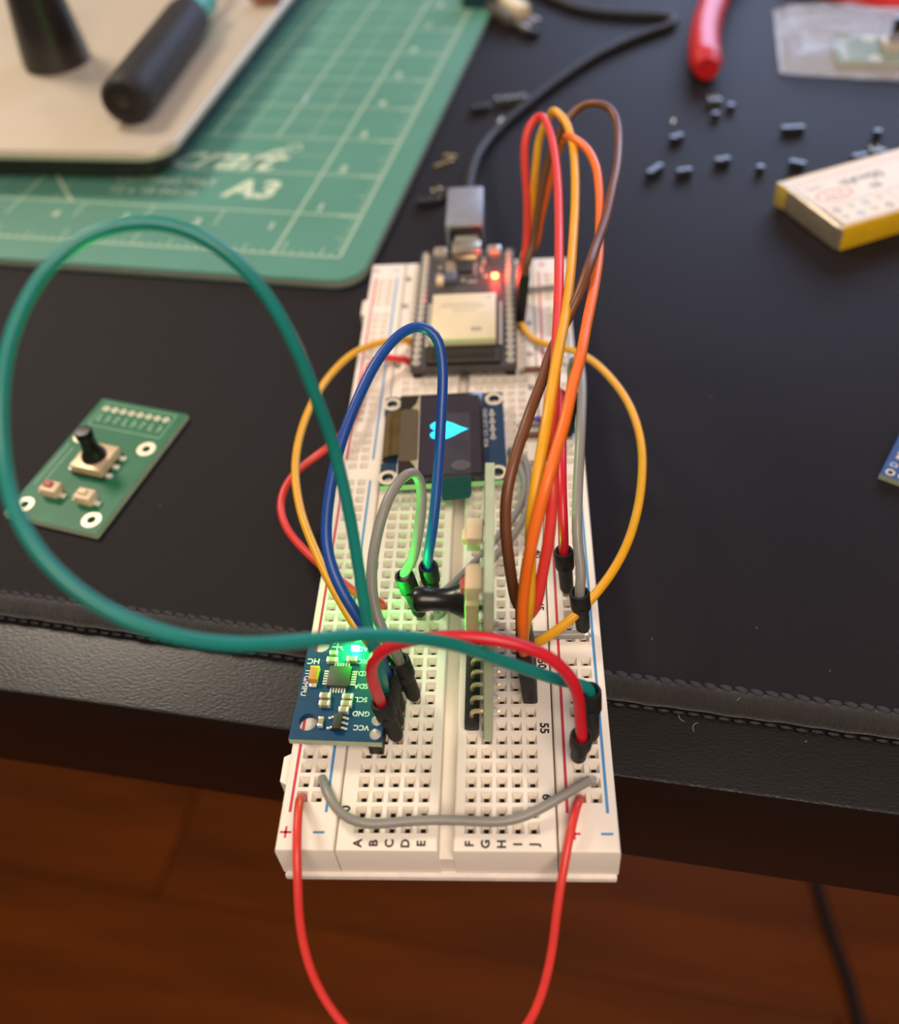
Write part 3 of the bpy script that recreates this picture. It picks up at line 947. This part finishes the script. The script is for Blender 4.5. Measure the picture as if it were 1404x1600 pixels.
jumper(SW, 'grey solid jumper slung across the near end between both rails', wire_grey,
       [at(*q) for q in ((503.5, 1217, .4), (506, 1224, 1.6), (511, 1240, 2.2), (523, 1262, 2.4), (544, 1281, 2.2), (573, 1288.5, 1.8), (626, 1284, 1.6), (684, 1281, 1.6), (742, 1283, 1.6), (784, 1285, 1.6), (818, 1277, 1.8), (858, 1256, 2.2), (891, 1236, 2.4), (921, 1219, 1.8))],
       r=.78, tips=True, group=solid)
jumper(SW, 'grey solid jumper lying flat beside the yellow wire end at the right rail', wire_grey,
       [H('J', 49, .9), H('J', 49.02, .95) + Vector((3, 0, 0)), H('P', 49, .95), H('M', 48.95, .8)], r=.78, tips=True, group=solid)
jumper(SW, 'brown solid jumper lying flat beside the front of the microcontroller board', wire_brown,
       [H('J', 19, .9) + Vector((.8, 0, 0)), H('J', 19, .95) + Vector((4, 0, 0)), H('P', 19, .9)], r=.7, tips=True, group=solid)
jumper(SW, 'grey solid jumper lying flat to the right of the display, just above a brown one', wire_grey,
       [H('J', 26.6, .9), H('J', 26.6, .95) + Vector((4, 0, 0)), H('P', 26.6, .9)], r=.75, tips=True, group=solid)
jumper(SW, 'brown solid jumper lying flat to the right of the display, just below a grey one', wire_brown,
       [H('J', 28, .9), H('J', 28, .95) + Vector((4, 0, 0)), H('P', 28, .9)], r=.7, tips=True, group=solid)
jumper(SW, 'grey solid jumper lying flat across the right rail behind the tall wire bundle', wire_grey,
       [H('J', 5.9, .9), H('J', 5.9, .95) + Vector((4, 0, 0)), H('P', 5.7, .95), H('M', 5.6, .9)], r=.7, tips=True, group=solid)
jumper(SW, 'short purple jumper half hidden under the orange wire at the right rail', wire_purple,
       [H('P', 30, -.5), H('P', 29.6, 2.2), H('P', 28.6, 4.2) + Vector((-.6, 0, 0)), H('P', 27.6, 3.6) + Vector((-1.2, 0, 0)), H('J', 26, 1.0) + Vector((2.4, 0, 0)), H('J', 26, -.8)], r=.75, group=solid)
# --- the red loop hanging off the near end
jumper('red_jumper_loop', 'red wire loop hanging off the near end of the breadboard', wire_salmon,
       [H('p', 61, -.6), dp(467, 1251, 152.5)] + [dp(*q) for q in ((465.5, 1275, 150), (464, 1300, 147.8), (463.5, 1330, 146), (465, 1380, 145), (468, 1440, 145), (480, 1500, 145), (502, 1552, 145), (540, 1605, 145), (600, 1655, 146), (690, 1675, 147), (770, 1650, 146), (825, 1600, 145), (850, 1540, 145), (863, 1480, 145), (870, 1420, 145), (878, 1370, 145.4), (886, 1325, 146.5), (893, 1290, 148), (899, 1265, 150), (903, 1252, 151.5))] + [H('P', 61, -.6)],
       r=.72, group='jumper wires on the breadboard')

# ================================================================== cutting mat
cm_green = M('cutting_mat_green', '#568d7c', 0.4, var=0.05, vscale=40, bump=0.25, bscale=1500, spec=0.45)
cm_print = M('cutting_mat_print', '#c3d2b8', 0.55, var=0.03)
cm = thing('cutting_mat', (-32.6, 84.2, -10), 'green gridded cutting mat under the silver laptop', 'cutting mat', rz=-10.2)
obj('mat_body', plate(new(), rrect(450, 300, 9, -225, 150, 6), [], 0, 2.9), cm_green, cm)
obj('mat_core', plate(new(), rrect(450.5, 300.5, 9.2, -225, 150, 6), [], .7, 1.9), M('mat_core_grey', '#8d8a80', .7), cm)
b = new()
ZT = 2.93

def ln(x0, y0, x1, y1, w=.35):
    dx, dy = x1 - x0, y1 - y0
    L = math.hypot(dx, dy)
    box(b, ((x0 + x1) / 2, (y0 + y1) / 2, ZT), (L, w, .04), rot=Matrix.Rotation(math.atan2(dy, dx), 3, 'Z'))

ln(-440, 12, -9.5, 12, .5)
ln(-9.5, 12, -9.5, 288, .5)
ln(-440, 35.5, -9.5, 35.5, .45)
ln(-31, 12, -31, 288, .55)
for k in range(1, 10):
    y = 35.5 + 25.4 * k
    x0 = -440
    ln(x0, y, -9.5, y, .4)
    if k > 1:
        ln(x0, y - 12.7, -31, y - 12.7, .18)
for k in range(1, 16):
    x = -31 - 25.4 * k
    y0 = 86.3 if x > -112 else 35.5
    ln(x, y0, x, 288, .45)
    ln(x, 26, x, 35.5, .35)
    ln(x + 12.7, y0, x + 12.7, 288, .18)
ln(-135, 60, -113, 35.5, .9)
for k in range(0, 130):
    x = -12.7 - k * 3.175
    ln(x, 12, x, 19 if k % 8 == 5 else (16.5 if k % 4 == 1 else 14.2), .3)
for k in range(0, 84):
    y = 16 + k * 3.175
    ln(-9.5, y, -17 if k % 8 == 6 else (-14 if k % 4 == 2 else -12), y, .3)
obj('printed_grid', b, cm_print, cm, smooth=0)
for k in range(10):
    text('ruler_number', str(k + 1), (-24.5, 39.5 + 25.4 * k, ZT + .02), 6.0, 0, cm_print, cm, bold=.12)
    if k < 9:
        text('ruler_number', str(k + 1), (-37 - 25.8 * k, 27, ZT + .02), 5.5, 0, cm_print, cm, bold=.12)
b = ring(new(), -47, 79, 2.0, 2.6, ZT - .02, ZT + .02)
obj('round_mark', b, cm_print, cm, smooth=0)
text('mat_lettering', 'A3', (-52, 48.5, ZT + .02), 15.5, 0, cm_print, cm, shear=.12, bold=.55)
text('mat_lettering', 'craft', (-71, 68.5, ZT + .02), 21.5, 0, cm_print, cm, shear=.55, bold=.25)
text('mat_lettering', 'CUTTING MAT', (-85, 51.5, ZT + .02), 5.6, 0, cm_print, cm, bold=.02)
text('mat_lettering', '12 x 18 INCH', (-87, 44.5, ZT + .02), 5.6, 0, cm_print, cm, bold=.02)

# ================================================================== laptop and what lies on it
alu = M('brushed_aluminium', '#cfc2ae', 0.42, 0.35, var=0.02, vscale=80)
alu_shade = M('shaded_aluminium_base', '#4e4a45', 0.45, 0.5)  # shadow beneath the lid is put into the base colour
lap = thing('laptop', (-101.5, 142.0, -7), 'closed silver laptop with rounded corner resting on cutting mat', 'laptop', rz=-7.6)
obj('base', plate(new(), rrect(284, 196, 10, -150, 106, 8), [], 1.5, 10.2), alu_shade, lap)
b = plate(new(), rrect(300, 212, 11, -150, 106, 8), [], 10.3, 14.0)
bmesh.ops.bevel(b, geom=[e for e in b.edges if abs(e.verts[0].co.z - e.verts[1].co.z) < 1e-4 and len(e.link_faces) == 2 and e.calc_face_angle(0) > 1], offset=.9, segments=3, affect='EDGES')
obj('lid', b, alu, lap)
for x in (-20, -280):
    for y in (18, 194):
        obj('rubber_foot', cyl(new(), (x, y, 0), (x, y, 1.6), 6, 5.4), black_rubber, lap)
gloss = M('glossy_black', '#17120f', 0.32, spec=.7, var=.1)
cone = thing('tapered_stand', (-166.5, 224, 7), 'glossy black tapered foot standing on the laptop at top left', 'stand')
obj('tapered_body', lathe(new(), [(0, 0), (12.0, 0), (12.9, .8), (13.0, 3), (11.6, 16), (9.6, 32), (7.2, 54), (6.0, 70)], seg=28), gloss, cone)
obj('neck', lathe(new(), [(4.2, 70), (4.2, 84), (3.6, 86), (0, 86)], seg=20), silver, cone)
p0, p1 = Vector((-119.3, 163.5, 15.6)), Vector((-114.5, 255, 15.6))
hd = thing('tool_handle', (p0.x, p0.y, 7), 'black cylindrical tool handle with teal collar lying on the laptop', 'tool')
ax = (p1 - p0).normalized()
o0 = Vector((0, 0, 8.6))
obj('grip', lathe(new(), [(0, 1.2), (5.2, 1.2), (5.6, 0), (7.4, .2), (8.4, 1.6), (8.5, 8), (8.5, 74), (8.0, 78), (0, 78)], o0, ax, 28), M('matt_black_grip', '#2b2724', 0.6, spec=.3), hd)
obj('end_screw', lathe(new(), [(0, .2), (2.2, .2), (2.6, .9), (2.6, 1.4)], o0, ax, 18), M('dark_screw', '#4a443c', .3, .6), hd)
obj('collar', lathe(new(), [(0, 78), (6.8, 78), (6.8, 96), (5.2, 99), (0, 99)], o0, ax, 24), M('teal_collar', '#1f9a86', .4), hd)
obj('shaft', cyl(new(), o0 + ax * 99, o0 + ax * 160, 2.6), silver, hd)
# small copper coil
q = Vector((-91.0, 276, 7))
coil = thing('copper_coil', q, 'small coppery metal coil on the laptop edge beside the tool handle', 'coil')
pts = [Vector((-6 + 12 * k / 80, 3.0 * math.cos(k * .62), 4.0 + 3.0 * math.sin(k * .62))) for k in range(81)]
obj('winding', tube(new(), pts, .8, 8), M('copper_pink', '#c98f7c', .3, .9), coil)
obj('bobbin', cyl(new(), (-7, 0, 4.0), (7, 0, 4.0), 2.2), chip_black, coil)
# dark piece with a brass screw at the upper edge of the cutting mat
q = Vector((-2.0, 300, -7.1))
tm = thing('terminal_block_part', q, 'dark teal block with brass screw at the far right of the cutting mat', 'terminal')
obj('body', box(new(), (4, 3, 5), (20, 16, 10), 1.2), M('dark_teal_plastic', '#123c40', .4), tm)
obj('screw', lathe(new(), [(0, 11.6), (1.6, 11.5), (2.6, 10.6), (2.7, 9.0), (0, 9.0)], (-1.5, -2, 0)), M('brass', '#d79a5c', .25, .9), tm)
# cream plug with grey prongs
q = Vector((20, 278, -10))
pg = thing('cream_plug', q, 'cream plug with grey metal prongs lying between cutting mat and cable', 'plug', rz=-62)
obj('plug_body', box(new(), (-14, 1, 4.5), (20, 7.5, 6), 1.2), M('cream_plastic', '#d9cba6', .45), pg)
obj('strain_relief', box(new(), (-12, -6, 3.4), (22, 4.4, 5.2), 1.4), M('grey_rubber', '#5d5750', .5), pg)
for k, (y, l) in enumerate(((3.4, 9), (-.4, 10), (-4.4, 14))):
    obj('prong', box(new(), (-4 + l / 2, y, 2.4), (l, 2.6, 2.6), .8), M('prong_grey', '#8a837c', .3, .6), pg)
obj('prong_tip', box(new(), (11, -3.0, 1.6), (6, 4.4, 2.8), .9), black_plastic, pg)

# ================================================================== usb cable
uc = thing('usb_cable', (0, 86, -10), 'black cable with grey plug in the microcontroller board, doubling back at top', 'cable')
ub = Vector((0, 86, -10))
obj('plug_body', box(new(), (-.9, 11.2, 15.6), (10.6, 21, 7.4), .9), M('plug_grey', '#8d909c', .35, .15), uc)
obj('plug_nose', box(new(), (-.5, .6, 15.6), (9.0, 2.6, 5.6), .6), black_plastic, uc)
obj('plug_shell', box(new(), (-.3, -1.6, 15.6), (6.6, 4.0, 1.9), .3), silver, uc)
obj('strain_relief', cyl(new(), (-.9, 21, 15.4), (-.8, 27.5, 13.6), 2.6, 1.7), M('plug_grey', '#8d909c'), uc)
cp = [Vector((-.9, 106, 5.6)), Vector((-.6, 114, 3.4))] + [at(*q) for q in ((737, 268, -2), (750, 236, -6.5), (775, 205, -8.2), (820, 166, -8.2), (870, 127, -8.2), (930, 88, -8.2), (990, 60, -8.2), (1035, 44, -8.2), (1054, 36, -8.2), (1050, 27, -8.2), (1020, 24, -8.2), (985, 23, -8.2), (940, 20, -8.2), (900, 12, -8.2), (868, 0, -8.2), (830, -18, -8.2), (770, -50, -8.2))]
obj('cable', tube(new(), [p - ub for p in smooth_path(cp, 2.0)], 1.75, 12), M('black_cable', '#2d2a2a', .5, spec=.25), uc)

# ================================================================== pliers
red_grip = M('red_rubber_grip', '#c41f22', .38, var=.08)
pivot = at(1215, -100, -5)
pz = Vector((pivot.x, pivot.y, -10))
pli = thing('pliers', pz, 'red-handled pliers lying at the upper right, handles spread', 'pliers')
h1 = [pivot + Vector((-6, -10, 0)), at(1140, -45, -4), at(1117, 0, -4), at(1103, 40, -4), at(1100, 75, -4), at(1104, 108, -4)]
pth = smooth_path(h1, 2.0)
n = len(pth)
obj('handle', tube(new(), [p - pz for p in pth], [5.4 + .9 * i / n if i < n - 3 else 6.2 - 1.9 * (i - n + 4) / 3 for i in range(n)], 16), red_grip, pli)
h2 = [pivot + Vector((10, -4, 0)), at(1260, -40, -4), at(1330, -8, -4), at(1400, 8, -4), at(1470, 22, -4), at(1540, 55, -4)]
pth = smooth_path(h2, 2.0)
n = len(pth)
obj('handle', tube(new(), [p - pz for p in pth], [5.4 + .9 * i / n if i < n - 3 else 6.2 - 1.9 * (i - n + 4) / 3 for i in range(n)], 16), red_grip, pli)
obj('pivot', cyl(new(), (0, 0, .5), (0, 0, 9.5), 8, 8, 24), M('tool_steel', '#6d6a66', .35, .9), pli)
for s in (-1, 1):
    obj('jaw', plate(new(), [(s * .2, 2), (s * 9, 6), (s * 7.5, 24), (s * 2.5, 36), (s * .2, 38)], [], 1.5, 8), M('tool_steel', '#6d6a66'), pli)

# ================================================================== bag with another joystick board
bagm = bpy.data.materials.new('clear_bag')
bagm.use_nodes = True
nt = bagm.node_tree
bs = nt.nodes['Principled BSDF']
bs.inputs['Base Color'].default_value = (.62, .58, .55, 1)
bs.inputs['Roughness'].default_value = .22
bs.inputs['Alpha'].default_value = .30
nz = nt.nodes.new('ShaderNodeTexNoise')
nz.inputs['Scale'].default_value = 130
nz.inputs['Detail'].default_value = 3
tcn = nt.nodes.new('ShaderNodeTexCoord')
nt.links.new(tcn.outputs['Object'], nz.inputs['Vector'])
bpn = nt.nodes.new('ShaderNodeBump')
bpn.inputs['Strength'].default_value = .5
bpn.inputs['Distance'].default_value = .003
nt.links.new(nz.outputs['Fac'], bpn.inputs['Height'])
nt.links.new(bpn.outputs[0], bs.inputs['Normal'])
bg0 = Vector((116, 204, -10))
bag = thing('plastic_bag', bg0, 'clear wrinkled plastic bag around a green board at upper right', 'bag')
NX, NY = 34, 26
top_, bot_ = [], []
b = new()
for side in (0, 1):
    g = []
    for i in range(NX + 1):
        row = []
        for j in range(NY + 1):
            u, v = i / NX, j / NY
            x = u * 92 + v * 11 - 14 * u * v * 0
            y = 11 - 26 * u * .55 + v * (64 + 4 * math.sin(u * 5)) - 5 * math.sin(u * 3.1)
            e = min(1, 6 * min(u, 1 - u, v, 1 - v) + .02)
            w = math.sin(u * 17 + v * 5) * math.sin(v * 13 - u * 6) + .6 * math.sin(u * 41 + v * 23) * math.sin(v * 31)
            z = .6 + (e ** .6) * ((7.0 + 1.4 * w) if side else .15)
            if side:
                z = max(z, 9.2 * e if .26 < u < .95 and .2 < v < .75 else 0)
            row.append(b.verts.new((x, y, z)))
        g.append(row)
    for i in range(NX):
        for j in range(NY):
            f = (g[i][j], g[i + 1][j], g[i + 1][j + 1], g[i][j + 1])
            b.faces.new(f if side else f[::-1])
obj('film', b, bagm, bag, smooth=60)
b = new()
box(b, (-.1 + 5.5, 43, .8), (2.2, 64, .5), .2, rot=Matrix.Rotation(math.radians(-9.5), 3, 'Z'))
obj('sealed_seam', b, bagm, bag)
mr = Matrix.Rotation(math.radians(-8), 3, 'Z') @ Matrix.Rotation(math.radians(90), 3, 'Z')
nav_board(Vector((178, 213, -9.0)), 'green joystick circuit board sealed inside the clear plastic bag', mr)

# ================================================================== battery
bt0 = Vector((105.6, 94.2, -10))
e1 = (at(1404, 325, -2) - at(1312, 352, -2))
e1.z = 0
ang = math.degrees(math.atan2(e1.y, e1.x))
bat = thing('pouch_battery', bt0, 'flat silver pouch battery with white label and yellow tape edge', 'battery', rz=ang)
LB, WB, TB = 52.0, 29.5, 8.2
obj('pouch', box(new(), (LB / 2, WB / 2, TB / 2), (LB, WB, TB), 1.3, seg=3), M('pouch_silver', '#b7ab95', .32, .6, var=.1, bump=.3, bscale=300), bat)
yt = M('yellow_tape', '#e2b31c', .3, coat=.4)
obj('side_tape', box(new(), (LB / 2 + .6, .1, TB / 2 + .1), (LB - 1.0, .7, TB - .4), .25), yt, bat)
obj('side_tape', box(new(), (LB / 2 + .6, WB - .1, TB / 2 + .1), (LB - 1.0, .7, TB - .4), .25), yt, bat)
obj('corner_fold', box(new(), (.2, WB - 1.8, TB / 2 + .3), (1.8, 4.6, TB - .8), .6), M('yellow_film', '#c2a848', .25, coat=.5), bat)
lb = obj('label', box(new(), (LB / 2 + .8, WB / 2, TB + .05), (LB - 1.8, WB - 1.4, .12)), M('label_cream', '#e3d6c4', .5, var=.02), bat, smooth=0)
ink = M('label_ink', '#3f3c3a', .6)
inkr = M('label_ink_red', '#c05f56', .6)
LZ = TB + .13
text('label_lettering', '3.7V', (9.5, 15.8, LZ), 3.6, 180, inkr, lb)
b = plate(new(), [(9.5 + 6.2 * math.cos(a * .2618), 15.8 + 2.9 * math.sin(a * .2618)) for a in range(24)], [[(9.5 + 5.7 * math.cos(a * .2618), 15.8 + 2.5 * math.sin(a * .2618)) for a in range(24)]], LZ - .02, LZ + .02)
obj('oval_mark', b, inkr, lb, smooth=0)
text('label_lettering', '00mAh', (22.5, 20.2, LZ), 5.2, 180, ink, lb, bold=.05)
text('label_lettering', '80', (23.5, 15.0, LZ), 4.0, 180, ink, lb)
text('label_lettering', '(1Wh)', (6.5, 21.4, LZ), 2.2, 180, ink, lb)
b = new()
for x0, y0, x1, y1 in ((2, 26.4, 50, 26.4), (2, 24.6, 50, 24.6), (2, 10.8, 50, 10.8), (2, 1.6, 50, 1.6), (2, 1.6, 2, 10.8), (24, 1.6, 24, 10.8)):
    box(b, ((x0 + x1) / 2, (y0 + y1) / 2, LZ), (abs(x1 - x0) + .15, abs(y1 - y0) + .15, .03))
obj('label_rule', b, inkr, lb, smooth=0)
for k in range(4):
    for j in range(2):
        cx, cy = 4.8 + k * 5.0, 8.2 - j * 4.2
        col = (ink, M('label_ink_green', '#7fae8e', .6), M('label_ink_blue', '#5b8fc0', .6), M('label_ink_tan', '#b39a5c', .6))[(k + j) % 4]
        if (k + j) % 2:
            bb_ = plate(new(), [(cx - 1.3, cy + 1.1), (cx, cy - 1.3), (cx + 1.3, cy + 1.1)], [[(cx - .8, cy + .8), (cx, cy - .7), (cx + .8, cy + .8)]], LZ - .02, LZ + .02)
        else:
            bb_ = ring(new(), cx, cy, .8, 1.2, LZ - .02, LZ + .02, 14)
        obj('warning_symbol', bb_, col, lb, smooth=0)

# ================================================================== blue board at the right edge
e = at(1374, 740, -8.4)
bp_ = thing('small_blue_board', (e.x, e.y, -10), 'small blue circuit board cut off by the right edge of the frame', 'circuit board', rz=-33)
obj('circuit_board', plate(new(), rrect(20, 15, .3, 10, 7.5), [circle(1.8, 1.5, .6), circle(4.5, 1.5, .6), circle(7.2, 1.5, .6), circle(9.9, 1.5, .6)], 0, 1.6), M('blue_board_light', '#2b4a86', .4), bp_)
obj('board_edge', plate(new(), [(-.04, -.04), (20.04, -.04), (20.04, .1), (-.04, .1)], [], .05, 1.5), pcb_edge, bp_)
for k in range(7):
    obj('solder_pad', ring(new(), 1.8 + 2.7 * k, 1.5, .6, 1.0, 1.6, 1.66, 14), cream_ring, bp_)
text('board_lettering', 'D', (1.9, 4.3, 1.63), 2.2, 90, silk_white, bp_)
for x, y in ((2.0, 7.0), (4.0, 7.2), (2.4, 10.4), (5.4, 10.6), (8.0, 7.0)):
    o = obj('chip_resistor', box(new(), (x, y, 2.0), (1.0, 1.9, .7), .08), smd_ceramic, bp_)
    eb = new()
    for s in (-1, 1):
        box(eb, (x, y + s * .8, 2.0), (1.05, .45, .74), .06)
    obj('solder_end', eb, solder, o)

# ================================================================== scattered pin-header offcuts
bits = 'pin header offcuts scattered on the mat'

def offcut(u, v, n, rz, label, pins=True, gap=True, tilt=0.0):
    p = at(u, v, -8.8)
    t = thing('header_offcut', (p.x, p.y, -10), label, 'header offcut', bits, rz=rz)
    b = new()
    for k in range(n):
        box(b, ((k - (n - 1) / 2) * P, 0, 1.27), (2.5, 2.4, 2.5), .42)
    obj('plastic_strip', b, M('offcut_black', '#2c2c32', .2, spec=.9), t)
    if pins:
        for k in range(n):
            x = (k - (n - 1) / 2) * P
            obj('metal_pin', cyl(new(), (x, -2.0, 1.3), (x, 4.6, 1.3), .34, seg=8), gold, t)
    return t

offcut(798, 158, 5, 8, 'longest offcut with five shining pins, beside the cable', True)
offcut(750, 170, 3, 12, 'three-way black offcut just left of the longest one', False)
offcut(668, 316, 3, 8, 'three-way black offcut beside the grey plug, left of it', False)
offcut(690, 304, 2, 30, 'two-way shiny offcut touching the one left of the grey plug', True)
offcut(1022, 268, 3, 48, 'slanted three-way offcut nearest the brown wire loop', False)
offcut(1056, 217, 2, 30, 'two-way offcut below a tiny one, left of the pliers tip', False)
offcut(1068, 270, 2, 12, 'bluish two-way offcut right beside the slanted one', False)
offcut(1116, 160, 2, 0, 'offcut with two gilded pins under the pliers handle', True)
offcut(1141, 168, 1, 40, 'shiny single offcut touching the pair with gilded pins', False)
offcut(1117, 181, 1, 10, 'single offcut just below the pair with gilded pins', False)
offcut(1128, 253, 2, 16, 'two-way offcut lying alone in the middle below the pliers', False)
offcut(1187, 265, 1, 60, 'single upright offcut midway towards the battery', False)
offcut(1238, 203, 3, 0, 'dull three-way offcut between plastic bag and battery', False)
offcut(1245, 258, 2, -30, 'dull offcut just above the battery corner', False)
offcut(1342, 247, 2, 10, 'dull offcut behind the middle of the battery', False)
offcut(1371, 240, 2, 0, 'offcut with faint pins behind the right part of the battery', True)
offcut(1370, 209, 1, 45, 'single offcut farthest right below the plastic bag', False)

# loose single pins
def loose_pin(u, v, rz, label, r=.36, l=7):
    p = at(u, v, -9.5)
    t = thing('loose_pin', (p.x, p.y, -10), label, 'pin', 'loose metal pins on the desk', rz=rz)
    obj('shank', cyl(new(), (-l / 2, 0, .45), (l / 2, 0, .45), r, seg=8), gold, t)
    obj('pin_tip', cyl(new(), (l / 2, 0, .45), (l / 2 + 1.0, 0, .45), r, .1, seg=8), gold, t)
loose_pin(692, 255, 35, 'loose gilded pin lying between cutting mat and cable', .5, 7)
loose_pin(702, 243, -10, 'loose short pin crossing the gilded one beside the cable', .5, 4)
loose_pin(781, 189, 70, 'loose pin just below the five-pin offcut', .5, 4)
loose_pin(1051, 190, 75, 'tiny loose pin above the two-way offcut by the wire loops', .45, 3)
p = at(477, 158, -7)
t = thing('loose_pin', (p.x, p.y, -7.05), 'loose bright pin lying on the cutting mat grid', 'pin', 'loose metal pins on the desk', rz=80)
obj('shank', cyl(new(), (-3, 0, .5), (3, 0, .5), .45, seg=8), silver, t)
p = at(384, 103, -7)
t = thing('loose_pin', (p.x, p.y, -7.05), 'loose bright pin on the cutting mat against the laptop edge', 'pin', 'loose metal pins on the desk', rz=70)
obj('shank', cyl(new(), (-3, 0, .5), (3, 0, .5), .5, seg=8), silver, t)

# ================================================================== cable on the floor
f0 = at(1262, 1330, -748)
fc = thing('floor_cable', (f0.x, f0.y, -750), 'dark cable trailing over the wooden floor below the desk', 'cable')
fb = Vector((f0.x, f0.y, -750))
pts = [at(u, v, -745) - fb for u, v in ((1180, 700), (1195, 900), (1225, 1100), (1240, 1200), (1262, 1320), (1278, 1390), (1298, 1460), (1322, 1520), (1338, 1575), (1350, 1640), (1372, 1760), (1430, 1950), (1540, 2150))]
obj('cable', tube(new(), smooth_path(pts, 10), 5.0, 12), M('dark_cable', '#1c0d07', .5), fc)
